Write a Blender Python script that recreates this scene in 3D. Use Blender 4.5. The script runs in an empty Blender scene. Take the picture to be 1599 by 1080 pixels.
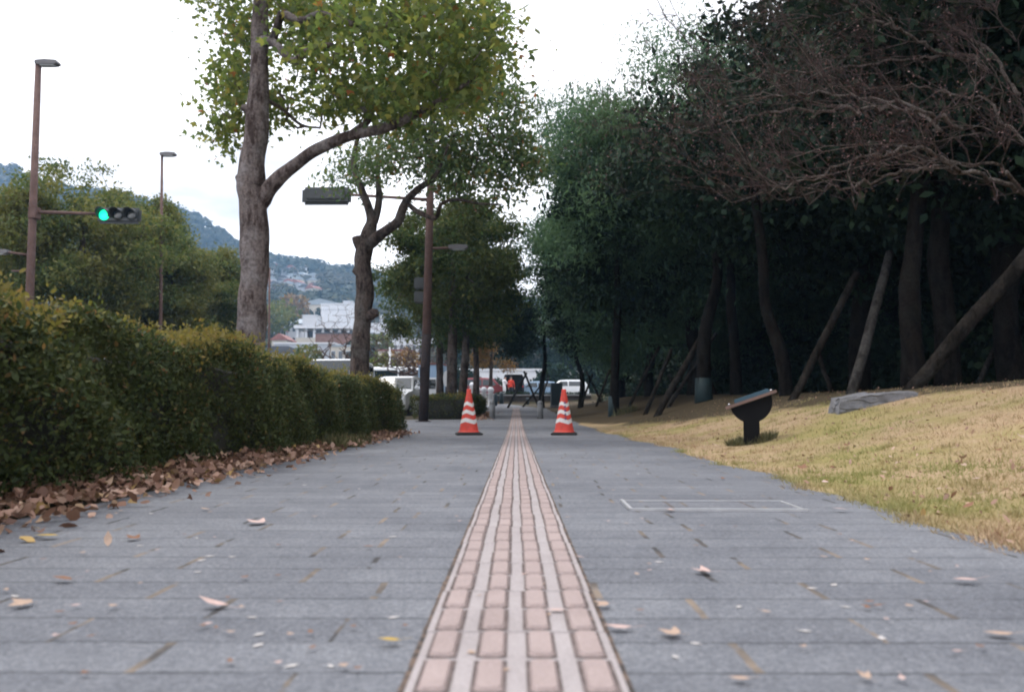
import bpy, bmesh, math, random
import numpy as np
from mathutils import Vector, Matrix
R = math.radians
rng = np.random.default_rng(7)
random.seed(7)
sc = bpy.context.scene
col = sc.collection
# ------------------------------------------------------------------ camera, sky, sun, exposure
F, CX, CY, CAMZ = 1244.0, 799.5, 540.0, 0.38          # focal length and centre in pixels of the photograph
PITCH, YAW = math.atan(101.0 / F), math.atan(6.5 / F)
cam_d = bpy.data.cameras.new('camera'); cam = bpy.data.objects.new('camera', cam_d); col.objects.link(cam)
cam.location = (0, 0, CAMZ); cam.rotation_euler = (R(90) + PITCH, 0, YAW)
cam_d.sensor_width = 36.0; cam_d.lens = 36.0 * F / 1599.0
cam_d.clip_start = 0.05; cam_d.clip_end = 4000
cam_d.dof.use_dof = True; cam_d.dof.focus_distance = 10.0; cam_d.dof.aperture_fstop = 4.0
sc.camera = cam
world = bpy.data.worlds.new('World'); sc.world = world; world.use_nodes = True
wn = world.node_tree; wn.nodes.clear()
w_out = wn.nodes.new('ShaderNodeOutputWorld'); w_bg = wn.nodes.new('ShaderNodeBackground')
w_sky = wn.nodes.new('ShaderNodeTexSky'); w_sky.sky_type = 'NISHITA'; w_sky.sun_disc = False
SUN_EL, SUN_AZ = R(66), R(-75)          # azimuth measured from +Y towards +X
w_sky.sun_elevation = SUN_EL; w_sky.sun_rotation = SUN_AZ
w_geo = wn.nodes.new('ShaderNodeTexCoord'); w_noise = wn.nodes.new('ShaderNodeTexNoise')
w_noise.inputs['Scale'].default_value = 2.2; w_noise.inputs['Detail'].default_value = 5
w_map = wn.nodes.new('ShaderNodeMapping'); w_map.inputs['Scale'].default_value = (1, 1, 3.2)
w_ramp = wn.nodes.new('ShaderNodeValToRGB')
w_ramp.color_ramp.elements[0].position = .36; w_ramp.color_ramp.elements[0].color = (6.8, 6.65, 6.9, 1)
w_ramp.color_ramp.elements[1].position = .56; w_ramp.color_ramp.elements[1].color = (17.5, 17.1, 17.4, 1)
w_mix = wn.nodes.new('ShaderNodeMix'); w_mix.data_type = 'RGBA'; w_mix.inputs[0].default_value = .9
wn.links.new(w_geo.outputs['Generated'], w_map.inputs[0]); wn.links.new(w_map.outputs[0], w_noise.inputs['Vector'])
wn.links.new(w_noise.outputs[0], w_ramp.inputs[0])
wn.links.new(w_sky.outputs[0], w_mix.inputs[6]); wn.links.new(w_ramp.outputs[0], w_mix.inputs[7])
wn.links.new(w_mix.outputs[2], w_bg.inputs[0]); w_bg.inputs[1].default_value = 0.1
wn.links.new(w_bg.outputs[0], w_out.inputs[0])
sun_d = bpy.data.lights.new('sun', 'SUN'); sun_d.energy = 1.1; sun_d.angle = R(18); sun_d.color = (1, .965, .92)
sun = bpy.data.objects.new('sun', sun_d); col.objects.link(sun)
_sd = Vector((math.sin(SUN_AZ) * math.cos(SUN_EL), math.cos(SUN_AZ) * math.cos(SUN_EL), math.sin(SUN_EL)))
sun.rotation_euler = _sd.to_track_quat('Z', 'Y').to_euler(); sun.location = (-8, -4, 20)
vs = sc.view_settings; vs.view_transform = 'Standard'; vs.look = 'None'; vs.exposure = 0.72; vs.gamma = 1
cy = sc.cycles; cy.max_bounces = 8; cy.diffuse_bounces = 4; cy.transparent_max_bounces = 8; cy.volume_bounces = 1; cy.sample_clamp_indirect = 4
cy.use_denoising = True; cy.denoising_prefilter = 'ACCURATE'; cy.denoising_input_passes = 'RGB_ALBEDO_NORMAL'; cy.filter_width = 2.0

# ------------------------------------------------------------------ pixel -> place helpers
_M = cam.rotation_euler.to_matrix()
def ray(px, py):
    return _M @ Vector(((px - CX) / F, -(py - CY) / F, -1.0))
def at(px, py, Y):
    d = ray(px, py); return Vector((0, 0, CAMZ)) + d * (Y / d.y)
_bx = [-60, 13, 16, 20, 23, 30, 38, 46, 52.4, 53, 60, 75, 100, 150]
_bz = [0, 0, .035, .10, .165, .29, .47, .66, .86, 1.3, 1.5, 1.75, 2.0, 2.2]
_rx = [-60, 12, 20, 30, 45, 60, 80, 100, 150]; _rz = [0, 0, .08, .25, .6, 1.1, 1.7, 2.0, 2.2]
def sst(t):
    t = np.clip(t, 0, 1); return t * t * (3 - 2 * t)
_ridge_px = np.array([-2600, -900, -300, 0, 40, 100, 240, 300, 375, 430, 480, 520, 545, 600, 640, 700, 850, 1100, 1600, 3500])
_ridge_py = np.array([330, 250, 225, 262, 282, 296, 316, 340, 392, 408, 414, 426, 424, 436, 446, 458, 480, 520, 560, 600])
HD = 650.0
def hill_z(x, y):
    x = np.asarray(x, float); y = np.asarray(y, float)
    zr = CAMZ + (641 - np.interp(806 + F * x / HD, _ridge_px, _ridge_py)) * HD / F
    t = np.clip((y - 95) / (HD - 95), 0, 1.25)
    t = np.where(t <= 1, t ** 1.2, 1 - (t - 1) * 1.5)
    return 1.2 + (zr - 2) * t
def ground_z(x, y):
    x = np.asarray(x, float); y = np.asarray(y, float)
    b = np.interp(y, _bx, _bz); r = np.interp(y, _rx, _rz)
    k = sst((x + 3.9) / 1.2)
    z = r * (1 - k) + b * k
    m = .66 * sst((x - 1.5) / 3.6) + .02 * np.clip(x - 5.1, 0, 12)
    m = m * (1 - sst((y - 30) / 16) * .75)
    m = m + .018 * np.sin(x * 2.1 + y * .9) * np.sin(y * 1.3 - x) * sst((x - 1.6) / .8)
    return z + m
def gz(x, y): return float(ground_z(x, y))
def gpoint(px, py):
    """where the view ray of a photo pixel meets the ground"""
    d = ray(px, py); o = Vector((0, 0, CAMZ)); t0 = 0.4
    for i in range(4000):
        t = t0 * 1.004
        p = o + d * t
        if p.z < gz(p.x, p.y): return p
        t0 = t
        if p.y > 200: break
    return p

# ------------------------------------------------------------------ object helpers
def tag(o, label=None, cat=None, group=None, kind=None):
    if label: o['label'] = label
    if cat: o['category'] = cat
    if group: o['group'] = group
    if kind: o['kind'] = kind
    return o
def empty(name, loc=(0, 0, 0), rz=0, label=None, cat=None, group=None):
    o = bpy.data.objects.new(name, None); col.objects.link(o); o.location = loc; o.rotation_euler = (0, 0, rz)
    o.empty_display_size = .2
    return tag(o, label, cat, group)
def link(name, me, parent=None, loc=None):
    o = bpy.data.objects.new(name, me); col.objects.link(o)
    if parent is not None: o.parent = parent
    if loc is not None: o.location = loc
    return o
def children_of(o): return list(o.children)
def copy_tree(o, parent=None):
    c = o.copy(); col.objects.link(c)
    if parent is not None: c.parent = parent
    for ch in children_of(o): copy_tree(ch, c)
    return c
class MB:
    """collects shapes into one mesh"""
    def __init__(s): s.v = []; s.f = []; s.sm = []
    def add(s, V, Fc, smooth=False):
        n = len(s.v); s.v += [tuple(p) for p in V]; s.f += [tuple(i + n for i in f) for f in Fc]; s.sm += [smooth] * len(Fc)
        return s
    def box(s, c, d, rz=0, bev=0.0, M=None):
        x, y, z = d[0] / 2, d[1] / 2, d[2] / 2
        bm = bmesh.new(); bmesh.ops.create_cube(bm, size=1)
        bmesh.ops.scale(bm, vec=d, verts=bm.verts)
        if bev > 0: bmesh.ops.bevel(bm, geom=bm.edges[:], offset=bev, segments=2, affect='EDGES', clamp_overlap=True)
        m = Matrix.Translation(c) @ (M if M is not None else Matrix.Rotation(rz, 4, 'Z'))
        bm.verts.index_update()
        s.add([m @ v.co for v in bm.verts], [[v.index for v in f.verts] for f in bm.faces], False); bm.free(); return s
    def tube(s, P, Rr, n=8, caps=True, smooth=True, wob=0.0):
        V, Fc = tube_geo(P, Rr, n, caps, wob); return s.add(V, Fc, smooth)
    def lathe(s, prof, n=20, c=(0, 0, 0), smooth=True):
        V = []; Fc = []
        for r, z in prof:
            for k in range(n):
                a = 2 * math.pi * k / n; V.append((c[0] + r * math.cos(a), c[1] + r * math.sin(a), c[2] + z))
        for i in range(len(prof) - 1):
            for k in range(n):
                k2 = (k + 1) % n; Fc.append((i * n + k, i * n + k2, (i + 1) * n + k2, (i + 1) * n + k))
        Fc.append(tuple(range(n - 1, -1, -1))); Fc.append(tuple(range((len(prof) - 1) * n, len(prof) * n)))
        return s.add(V, Fc, smooth)
    def prism(s, poly, a, b, axis='y', smooth=False):
        """poly: 2-D outline; extruded from a to b on the axis"""
        n = len(poly)
        def P(p, t): return {'y': (p[0], t, p[1]), 'x': (t, p[0], p[1]), 'z': (p[0], p[1], t)}[axis]
        V = [P(p, a) for p in poly] + [P(p, b) for p in poly]
        Fc = [tuple(range(n)), tuple(range(2 * n - 1, n - 1, -1))] + [(i, i + n, (i + 1) % n + n, (i + 1) % n) for i in range(n)]
        return s.add(V, Fc, smooth)
    def mesh(s, name, mat, fix=True):
        me = bpy.data.meshes.new(name); me.from_pydata(s.v, [], s.f)
        me.polygons.foreach_set('use_smooth', s.sm)
        if mat: me.materials.append(mat)
        if fix:
            bm = bmesh.new(); bm.from_mesh(me); bmesh.ops.recalc_face_normals(bm, faces=bm.faces); bm.to_mesh(me); bm.free()
        me.update(); return me
    def build(s, name, mat, parent=None, loc=None):
        return link(name, s.mesh(name, mat), parent, loc)
def tube_geo(P, Rr, n=8, caps=True, wob=0.0):
    P = np.asarray([tuple(p) for p in P], float); m = len(P)
    if np.isscalar(Rr): Rr = [Rr] * m
    T = np.zeros_like(P); T[1:-1] = P[2:] - P[:-2] if m > 2 else 0
    T[0] = P[1] - P[0]; T[-1] = P[-1] - P[-2]
    T /= np.maximum(np.linalg.norm(T, axis=1, keepdims=True), 1e-9)
    u = np.cross(T[0], (0.13, .97, .2)); 
    if np.linalg.norm(u) < .05: u = np.cross(T[0], (1, 0, 0))
    u /= np.linalg.norm(u)
    ang = np.arange(n) * 2 * math.pi / n
    V = np.zeros((m * n, 3))
    ph = rng.random(4) * 6.28
    for i in range(m):
        u = u - T[i] * np.dot(u, T[i]); u /= max(np.linalg.norm(u), 1e-9); w = np.cross(T[i], u)
        rr = Rr[i] * (1 + wob * (np.sin(2 * ang + ph[0] + i * .7) + .7 * np.sin(3 * ang + ph[1] + i * 1.3) + .5 * np.sin(5 * ang + ph[2] - i)))
        V[i * n:(i + 1) * n] = P[i] + np.outer(np.cos(ang) * rr, u) + np.outer(np.sin(ang) * rr, w)
    Fc = []
    for i in range(m - 1):
        for k in range(n):
            k2 = (k + 1) % n; Fc.append((i * n + k, i * n + k2, (i + 1) * n + k2, (i + 1) * n + k))
    if caps: Fc.append(tuple(range(n - 1, -1, -1))); Fc.append(tuple(range((m - 1) * n, m * n)))
    return V.tolist(), Fc
def np_mesh(name, V, k, mat):
    """V (n*k,3): n separate polygons of k corners"""
    V = np.ascontiguousarray(V, np.float32); nv = len(V); nf = nv // k
    me = bpy.data.meshes.new(name); me.vertices.add(nv); me.vertices.foreach_set('co', V.ravel())
    me.loops.add(nv); me.loops.foreach_set('vertex_index', np.arange(nv, dtype=np.int32))
    me.polygons.add(nf); me.polygons.foreach_set('loop_start', np.arange(0, nv, k, dtype=np.int32))
    me.materials.append(mat); me.update(calc_edges=True); return me
def grid_mesh(name, X, Y, Z, mat, smooth=True):
    ny, nx = X.shape; V = np.stack([X, Y, Z], -1).reshape(-1, 3)
    Fc = [(j * nx + i, j * nx + i + 1, (j + 1) * nx + i + 1, (j + 1) * nx + i) for j in range(ny - 1) for i in range(nx - 1)]
    me = bpy.data.meshes.new(name); me.from_pydata(V.tolist(), [], Fc); me.materials.append(mat)
    me.polygons.foreach_set('use_smooth', [smooth] * len(Fc)); me.update(); return me
# leaf outlines: base at the origin, tip along +y, unit length
LEAF_OVAL = np.array([(0, 0, 0), (.2, .28, .03), (.22, .58, .02), (0, 1, -.1), (-.22, .58, .02), (-.2, .28, .03)])
LEAF_KITE = np.array([(0, 0, 0), (.27, .42, .04), (0, 1, -.08), (-.27, .42, .04)])
LEAF_LANCE = np.array([(0, 0, 0), (.14, .4, .02), (0, 1, -.15), (-.14, .4, .02)])
LEAF_LOBED = np.array([(0, 0, 0), (.32, .1, .02), (.62, .48, -.05), (.26, .5, .04), (0, 1, -.16), (-.26, .5, .04), (-.62, .48, -.05), (-.32, .1, .02)])
BLADE = np.array([(-.06, 0, 0), (.06, 0, 0), (0, 1, .22)])
def leaves(C, shape, size, droop=.4, up=.5, curl=0.0, axis=None):
    """n leaves at C with random attitude"""
    n = len(C); a = rng.normal(size=(n, 3)) if axis is None else axis + rng.normal(size=(n, 3)) * .35
    a[:, 2] -= droop; a /= np.linalg.norm(a, axis=1, keepdims=True)
    nn = rng.normal(size=(n, 3)); nn[:, 2] += up * 2
    nn -= a * np.sum(nn * a, 1, keepdims=True); nn /= np.maximum(np.linalg.norm(nn, axis=1, keepdims=True), 1e-6)
    s = np.cross(a, nn)
    sz = (size * (0.5 + .95 * rng.random(n)))[:, None]
    V = np.empty((n, len(shape), 3))
    for i, p in enumerate(shape):
        zz = p[2] + (curl * rng.random((n, 1)) * ((p[0] * 1.6) ** 2 + (p[1] - .5) ** 2) if curl else 0)
        V[:, i] = C + sz * (s * p[0] + a * p[1] + nn * zz)
    return V.reshape(-1, 3)

# ------------------------------------------------------------------ materials
def nt(name):
    m = bpy.data.materials.new(name); m.use_nodes = True; t = m.node_tree; t.nodes.clear()
    o = t.nodes.new('ShaderNodeOutputMaterial'); b = t.nodes.new('ShaderNodeBsdfPrincipled'); t.links.new(b.outputs[0], o.inputs[0])
    return m, t, b, o
def node(t, typ, **kw):
    n = t.nodes.new('ShaderNode' + typ)
    for k, v in kw.items():
        if hasattr(n, k): setattr(n, k, v)
        else: n.inputs[k.replace('_', ' ')].default_value = v
    return n
def mth(t, op, a, b=None):
    n = t.nodes.new('ShaderNodeMath'); n.operation = op
    for i, q in enumerate((a, b)):
        if q is None: continue
        if isinstance(q, (int, float)): n.inputs[i].default_value = q
        else: t.links.new(q, n.inputs[i])
    return n.outputs[0]
def mixc(t, fac, a, b, mode='MIX'):
    n = t.nodes.new('ShaderNodeMix'); n.data_type = 'RGBA'; n.blend_type = mode
    for i, q in ((0, fac), (6, a), (7, b)):
        if isinstance(q, (int, float)): n.inputs[i].default_value = q
        elif isinstance(q, tuple): n.inputs[i].default_value = (*q, 1) if len(q) == 3 else q
        else: t.links.new(q, n.inputs[i])
    return n.outputs[2]
def ramp(t, fac, stops, interp='LINEAR'):
    n = t.nodes.new('ShaderNodeValToRGB'); n.color_ramp.interpolation = interp; e = n.color_ramp.elements
    while len(e) < len(stops): e.new(.5)
    for el, (p, c) in zip(e, stops): el.position = p; el.color = (*c, 1) if len(c) == 3 else c
    t.links.new(fac, n.inputs[0]); return n.outputs[0]
def objco(t, scale=(1, 1, 1)):
    c = t.nodes.new('ShaderNodeTexCoord'); m = t.nodes.new('ShaderNodeMapping'); m.inputs['Scale'].default_value = scale
    t.links.new(c.outputs['Object'], m.inputs[0]); return m.outputs[0]
def noise(t, vec, scale, detail=4, rough=.55):
    n = t.nodes.new('ShaderNodeTexNoise'); n.inputs['Scale'].default_value = scale; n.inputs['Detail'].default_value = detail
    n.inputs['Roughness'].default_value = rough; t.links.new(vec, n.inputs['Vector']); return n.outputs[0]
def bump(t, b, h, strength=.4, dist=.01):
    n = t.nodes.new('ShaderNodeBump'); n.inputs['Strength'].default_value = strength; n.inputs['Distance'].default_value = dist
    t.links.new(h, n.inputs['Height']); t.links.new(n.outputs[0], b.inputs['Normal'])
def paint(name, c, rough=.5, var=.15, scale=3, metal=0, spec=.5, dirt=None):
    m, t, b, o = nt(name); v = objco(t); nz = noise(t, v, scale, 6)
    lo = tuple(x * (1 - var) for x in c); hi = tuple(min(1, x * (1 + var)) for x in c)
    cc = ramp(t, nz, [(.3, lo), (.7, hi)])
    if dirt:
        n2 = noise(t, v, scale * 4, 8, .7); f = ramp(t, n2, [(.5, (0, 0, 0)), (.68, (1, 1, 1))]); cc = mixc(t, f, cc, dirt)
    t.links.new(cc, b.inputs['Base Color']); b.inputs['Roughness'].default_value = rough; b.inputs['Metallic'].default_value = metal
    b.inputs['Specular IOR Level'].default_value = spec
    return m
def glass(name, c=(.02, .03, .035), rough=.05):
    m, t, b, o = nt(name); b.inputs['Base Color'].default_value = (*c, 1); b.inputs['Roughness'].default_value = rough
    b.inputs['Specular IOR Level'].default_value = .8; return m
def emit(name, c, s):
    m, t, b, o = nt(name); b.inputs['Base Color'].default_value = (*c, 1); b.inputs['Emission Color'].default_value = (*c, 1)
    b.inputs['Emission Strength'].default_value = s; return m
def leaf_mat(name, stops, patch=None, pscale=.6, pamt=.6, transl=.3, rough=.5, gain=1.5, spec=.3):
    m, t, b, o = nt(name)
    g = t.nodes.new('ShaderNodeNewGeometry'); c = ramp(t, g.outputs['Random Per Island'], stops)
    v = objco(t)
    if patch:
        f = ramp(t, noise(t, v, pscale, 3), [(.42, (0, 0, 0)), (.62, (pamt, pamt, pamt))]); c = mixc(t, f, c, patch)
    t.links.new(c, b.inputs['Base Color']); b.inputs['Roughness'].default_value = rough; b.inputs['Specular IOR Level'].default_value = spec
    tr = t.nodes.new('ShaderNodeBsdfTranslucent'); cg = mixc(t, 1.0, c, (gain, gain, gain * .75), 'MULTIPLY'); t.links.new(cg, tr.inputs[0])
    mx = t.nodes.new('ShaderNodeMixShader'); mx.inputs[0].default_value = transl
    t.links.new(b.outputs[0], mx.inputs[1]); t.links.new(tr.outputs[0], mx.inputs[2]); t.links.new(mx.outputs[0], o.inputs[0])
    return m
def bark_mat(name, c1, c2, c3, scale=1.0, lichen=.35):
    m, t, b, o = nt(name)
    v = objco(t, (1, 1, .33)); n1 = noise(t, v, 9 * scale, 8, .7); v2 = objco(t); n2 = noise(t, v2, 2.3 * scale, 6, .6); n3 = noise(t, v2, 26 * scale, 6, .7)
    c = ramp(t, n1, [(.42, c1), (.53, c2)]); f = ramp(t, n2, [(.48, (0, 0, 0)), (.66, (lichen * 2, lichen * 2, lichen * 2))]); c = mixc(t, f, c, c3)
    c = mixc(t, .65, c, ramp(t, n3, [(.38, (.35, .33, .32)), (.6, (1.1, 1.1, 1.1))]), 'MULTIPLY')
    t.links.new(c, b.inputs['Base Color']); b.inputs['Roughness'].default_value = .95; b.inputs['Specular IOR Level'].default_value = .06
    bump(t, b, mth(t, 'ADD', n1, mth(t, 'MULTIPLY', n3, .6)), 1.0, .06); return m
M = {}
M['bark_grey'] = bark_mat('bark_grey', (.075, .055, .05), (.2, .165, .155), (.3, .28, .28))
M['bark_dark'] = bark_mat('bark_dark', (.035, .028, .025), (.11, .085, .075), (.15, .14, .13))
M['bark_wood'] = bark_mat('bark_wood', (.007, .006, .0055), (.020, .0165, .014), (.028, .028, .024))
M['bark_red'] = bark_mat('bark_red', (.05, .042, .037), (.13, .108, .094), (.27, .24, .22), 2.5, .3)
M['twig_brown'] = paint('twig_brown', (.085, .055, .048), .9, .3, 6)
M['twig_red'] = paint('twig_red', (.05, .03, .028), .9, .35, 6)
M['pole_wood'] = bark_mat('pole_wood', (.014, .012, .010), (.038, .032, .027), (.058, .055, .048))
M['pole_pale'] = bark_mat('pole_pale', (.03, .027, .025), (.07, .065, .06), (.11, .105, .10))
M['leaf_gum'] = leaf_mat('leaf_gum', [(0, (.05, .08, .032)), (.35, (.095, .135, .046)), (.7, (.135, .165, .052)), (.95, (.2, .19, .055)), (.985, (.17, .13, .035)), (.992, (.30, .075, .04)), (1, (.28, .09, .04))], (.14, .165, .05), .9, .45, .6, .5, 1.7, .2)
M['leaf_gum_far'] = leaf_mat('leaf_gum_far', [(0, (.038, .07, .032)), (.4, (.068, .115, .05)), (.75, (.1, .15, .058)), (.95, (.14, .14, .04)), (1, (.26, .09, .04))], (.09, .12, .05), .9, .5, .4, .45, 1.6)
M['leaf_camphor'] = leaf_mat('leaf_camphor', [(0, (.04, .066, .026)), (.5, (.08, .115, .04)), (.85, (.13, .15, .052)), (1, (.2, .18, .06))], (.17, .15, .045), .55, .6, .38, .6, 1.5, .15)
M['leaf_mid'] = leaf_mat('leaf_mid', [(0, (.022, .042, .018)), (.5, (.042, .072, .027)), (.85, (.075, .1, .034)), (1, (.14, .13, .045))], (.10, .105, .034), .55, .55, .3, .65, 1.5, .12)
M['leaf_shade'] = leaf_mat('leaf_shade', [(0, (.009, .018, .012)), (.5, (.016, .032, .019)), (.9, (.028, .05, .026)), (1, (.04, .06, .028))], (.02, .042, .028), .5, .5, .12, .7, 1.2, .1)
M['leaf_feather'] = leaf_mat('leaf_feather', [(0, (.034, .072, .048)), (.5, (.066, .128, .082)), (1, (.11, .18, .10))], (.115, .185, .09), .45, .6, .32, .7, 1.4, .15)
M['leaf_hedge'] = leaf_mat('leaf_hedge', [(0, (.022, .032, .015)), (.45, (.038, .056, .022)), (.8, (.065, .086, .028)), (.95, (.1, .1, .03)), (.975, (.15, .085, .035)), (1, (.18, .09, .04))], (.05, .06, .02), 1.6, .5, .28, .6, 1.5, .2)
M['leaf_shoot'] = leaf_mat('leaf_shoot', [(0, (.075, .09, .022)), (.5, (.15, .15, .038)), (.88, (.2, .17, .052)), (1, (.25, .13, .05))], (.17, .125, .04), 1.3, .6, .38, .55, 1.6, .2)
M['leaf_orange'] = leaf_mat('leaf_orange', [(0, (.12, .065, .025)), (.5, (.20, .105, .035)), (1, (.28, .16, .05))], (.10, .09, .03), .8, .5, .3)
M['leaf_litter'] = leaf_mat('leaf_litter', [(0, (.10, .052, .038)), (.3, (.23, .125, .085)), (.6, (.38, .235, .175)), (.88, (.52, .36, .28)), (1, (.42, .28, .09))], (.13, .07, .05), 6, .5, .15, .6, 1.2)
M['leaf_hill'] = leaf_mat('leaf_hill', [(0, (.016, .026, .02)), (.5, (.03, .045, .03)), (.9, (.055, .065, .04)), (1, (.09, .075, .045))], (.075, .065, .045), .012, .6, .1, .7, 1.2)
M['seed'] = leaf_mat('seed', [(0, (.045, .024, .024)), (1, (.12, .06, .055))], None, transl=.1)
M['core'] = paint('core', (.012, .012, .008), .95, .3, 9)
M['grass_dry'] = leaf_mat('grass_dry', [(0, (.23, .15, .088)), (.5, (.41, .285, .18)), (.85, (.56, .42, .30)), (1, (.30, .26, .12))], (.20, .23, .06), .75, .8, .2, .7, 1.2)
M['grass_green'] = leaf_mat('grass_green', [(0, (.05, .058, .028)), (1, (.15, .135, .065))], None)
M['steel_rust'] = paint('steel_rust', (.125, .08, .07), .8, .25, 5, 0, .15, (.085, .05, .042))
M['steel_dark'] = paint('steel_dark', (.03, .025, .027), .85, .25, 6, 0, .1, (.05, .036, .03))
M['lamp_grey'] = paint('lamp_grey', (.11, .105, .11), .5, .15)
M['signal_case'] = paint('signal_case', (.035, .04, .042), .5, .2)
M['lens_off'] = glass('lens_off', (.03, .035, .035), .15)
M['green_on'] = emit('green_on', (.01, .85, .42), 1.0)
M['cone_red'] = paint('cone_red', (.55, .06, .042), .6, .2, 8, 0, .25, (.33, .06, .045))
M['reflect'] = paint('reflect', (.62, .6, .585), .5, .1, 14, 0, .3, (.42, .39, .37))
M['rubber'] = paint('rubber', (.022, .02, .02), .75, .3, 9)
M['ink_blue'] = paint('ink_blue', (.02, .03, .14), .6)
M['concrete'] = paint('concrete', (.17, .175, .18), .85, .2, 7, 0, .3, (.11, .115, .12))
M['stone_pale'] = paint('stone_pale', (.5, .5, .5), .8, .12, 5)
M['granite'] = paint('granite', (.15, .15, .16), .85, .3, 16, 0, .3, (.08, .08, .08))
M['white_wall'] = paint('white_wall', (.62, .63, .66), .8, .06, .3)
M['cream_wall'] = paint('cream_wall', (.5, .46, .40), .8, .08, .3)
M['grey_wall'] = paint('grey_wall', (.38, .40, .44), .8, .1, .3)
M['brick_wall'] = paint('brick_wall', (.20, .11, .085), .85, .15, 1)
M['roof_grey'] = paint('roof_grey', (.28, .32, .36), .6, .12, .5)
M['roof_dark'] = paint('roof_dark', (.07, .07, .08), .7, .2, 1)
M['roof_red'] = paint('roof_red', (.22, .09, .075), .7, .15, 1)
M['roof_teal'] = paint('roof_teal', (.22, .4, .38), .6, .15, 1)
M['pane'] = glass('pane', (.05, .06, .07), .1)
M['car_white'] = paint('car_white', (.74, .76, .78), .25, .03, 1)
M['car_red'] = paint('car_red', (.17, .018, .022), .3, .1, 1)
M['car_black'] = paint('car_black', (.012, .012, .015), .25, .1, 1)
M['car_blue'] = paint('car_blue', (.22, .32, .44), .35, .1, 1)
M['car_silver'] = paint('car_silver', (.42, .44, .47), .3, .05, 1, .3)
M['car_glass'] = glass('car_glass', (.012, .02, .024), .03)
M['lamp_clear'] = glass('lamp_clear', (.5, .52, .55), .08)
M['tail_red'] = glass('tail_red', (.4, .02, .03), .15)
M['chrome'] = paint('chrome', (.5, .5, .52), .2, .05, 3, .9)
M['sign_black'] = paint('sign_black', (.006, .006, .007), .85, .2, 8, 0, .12)
M['sign_blue'] = paint('sign_blue', (.014, .055, .085), .4, .15, 6)
M['sign_wood'] = paint('sign_wood', (.14, .085, .07), .7, .2, 12)
M['metal_light'] = paint('metal_light', (.36, .36, .37), .55, .12, 20, .2)
M['box_teal'] = paint('box_teal', (.022, .04, .05), .6, .2, 3)
M['wrap_teal'] = paint('wrap_teal', (.009, .026, .03), .7, .3, 9)
M['wall_dark'] = paint('wall_dark', (.035, .03, .028), .9, .3, 3)
M['kerb'] = paint('kerb', (.30, .30, .31), .85, .15, 6)
M['road'] = paint('road', (.07, .07, .075), .9, .2, 40)
M['road_line'] = paint('road_line', (.7, .7, .7), .7, .1, 8)
M['cloth_red'] = paint('cloth_red', (.62, .05, .025), .9, .1, 20)
M['cloth_white'] = paint('cloth_white', (.72, .73, .76), .9, .05, 20)
M['cloth_dark'] = paint('cloth_dark', (.02, .022, .03), .9, .1, 20)
M['skin'] = paint('skin', (.45, .27, .2), .6, .05, 20)
M['hair'] = paint('hair', (.012, .01, .01), .6, .1, 30)
def ground_mat(name, c1, c2, c3, s1=1.0, s2=30, bs=.5):
    m, t, b, o = nt(name); v = objco(t); n1 = noise(t, v, s1, 5, .6); n2 = noise(t, v, s2, 6, .7)
    c = ramp(t, n2, [(.3, c1), (.7, c2)]); c = mixc(t, ramp(t, n1, [(.44, (0, 0, 0)), (.6, (.8, .8, .8))]), c, c3)
    t.links.new(c, b.inputs['Base Color']); b.inputs['Roughness'].default_value = .95; b.inputs['Specular IOR Level'].default_value = .1
    bump(t, b, n2, bs, .02); return m
def lawn_mat(name, c1, c2, c3, s1, s2):
    m, t, b, o = nt(name); v = objco(t); n1 = noise(t, v, s1, 5, .6); n2 = noise(t, v, s2, 6, .7); n3 = noise(t, v, 1.3, 6, .65)
    c = ramp(t, n2, [(.3, c1), (.7, c2)]); c = mixc(t, ramp(t, n1, [(.44, (0, 0, 0)), (.6, (.8, .8, .8))]), c, c3)
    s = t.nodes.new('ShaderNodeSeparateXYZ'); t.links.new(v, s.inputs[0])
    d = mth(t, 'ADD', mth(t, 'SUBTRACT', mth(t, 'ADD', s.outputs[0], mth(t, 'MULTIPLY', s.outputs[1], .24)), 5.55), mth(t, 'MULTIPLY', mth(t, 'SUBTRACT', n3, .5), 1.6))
    bare = mixc(t, n2, (.035, .028, .018), (.10, .075, .045)); c = mixc(t, ramp(t, d, [(.35, (0, 0, 0)), (.65, (1, 1, 1))]), c, bare)  # bare soil under the trees, also painting in the shade of the crowns
    t.links.new(c, b.inputs['Base Color']); b.inputs['Roughness'].default_value = .95; b.inputs['Specular IOR Level'].default_value = .1
    bump(t, b, n2, .5, .02); return m
M['soil'] = ground_mat('soil', (.035, .028, .02), (.09, .07, .05), (.06, .06, .035), .8)
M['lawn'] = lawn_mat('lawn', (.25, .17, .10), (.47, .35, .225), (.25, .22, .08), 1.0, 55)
M['hillside'] = ground_mat('hillside', (.018, .026, .018), (.045, .055, .035), (.06, .055, .04), .03, .3, .2)
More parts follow.
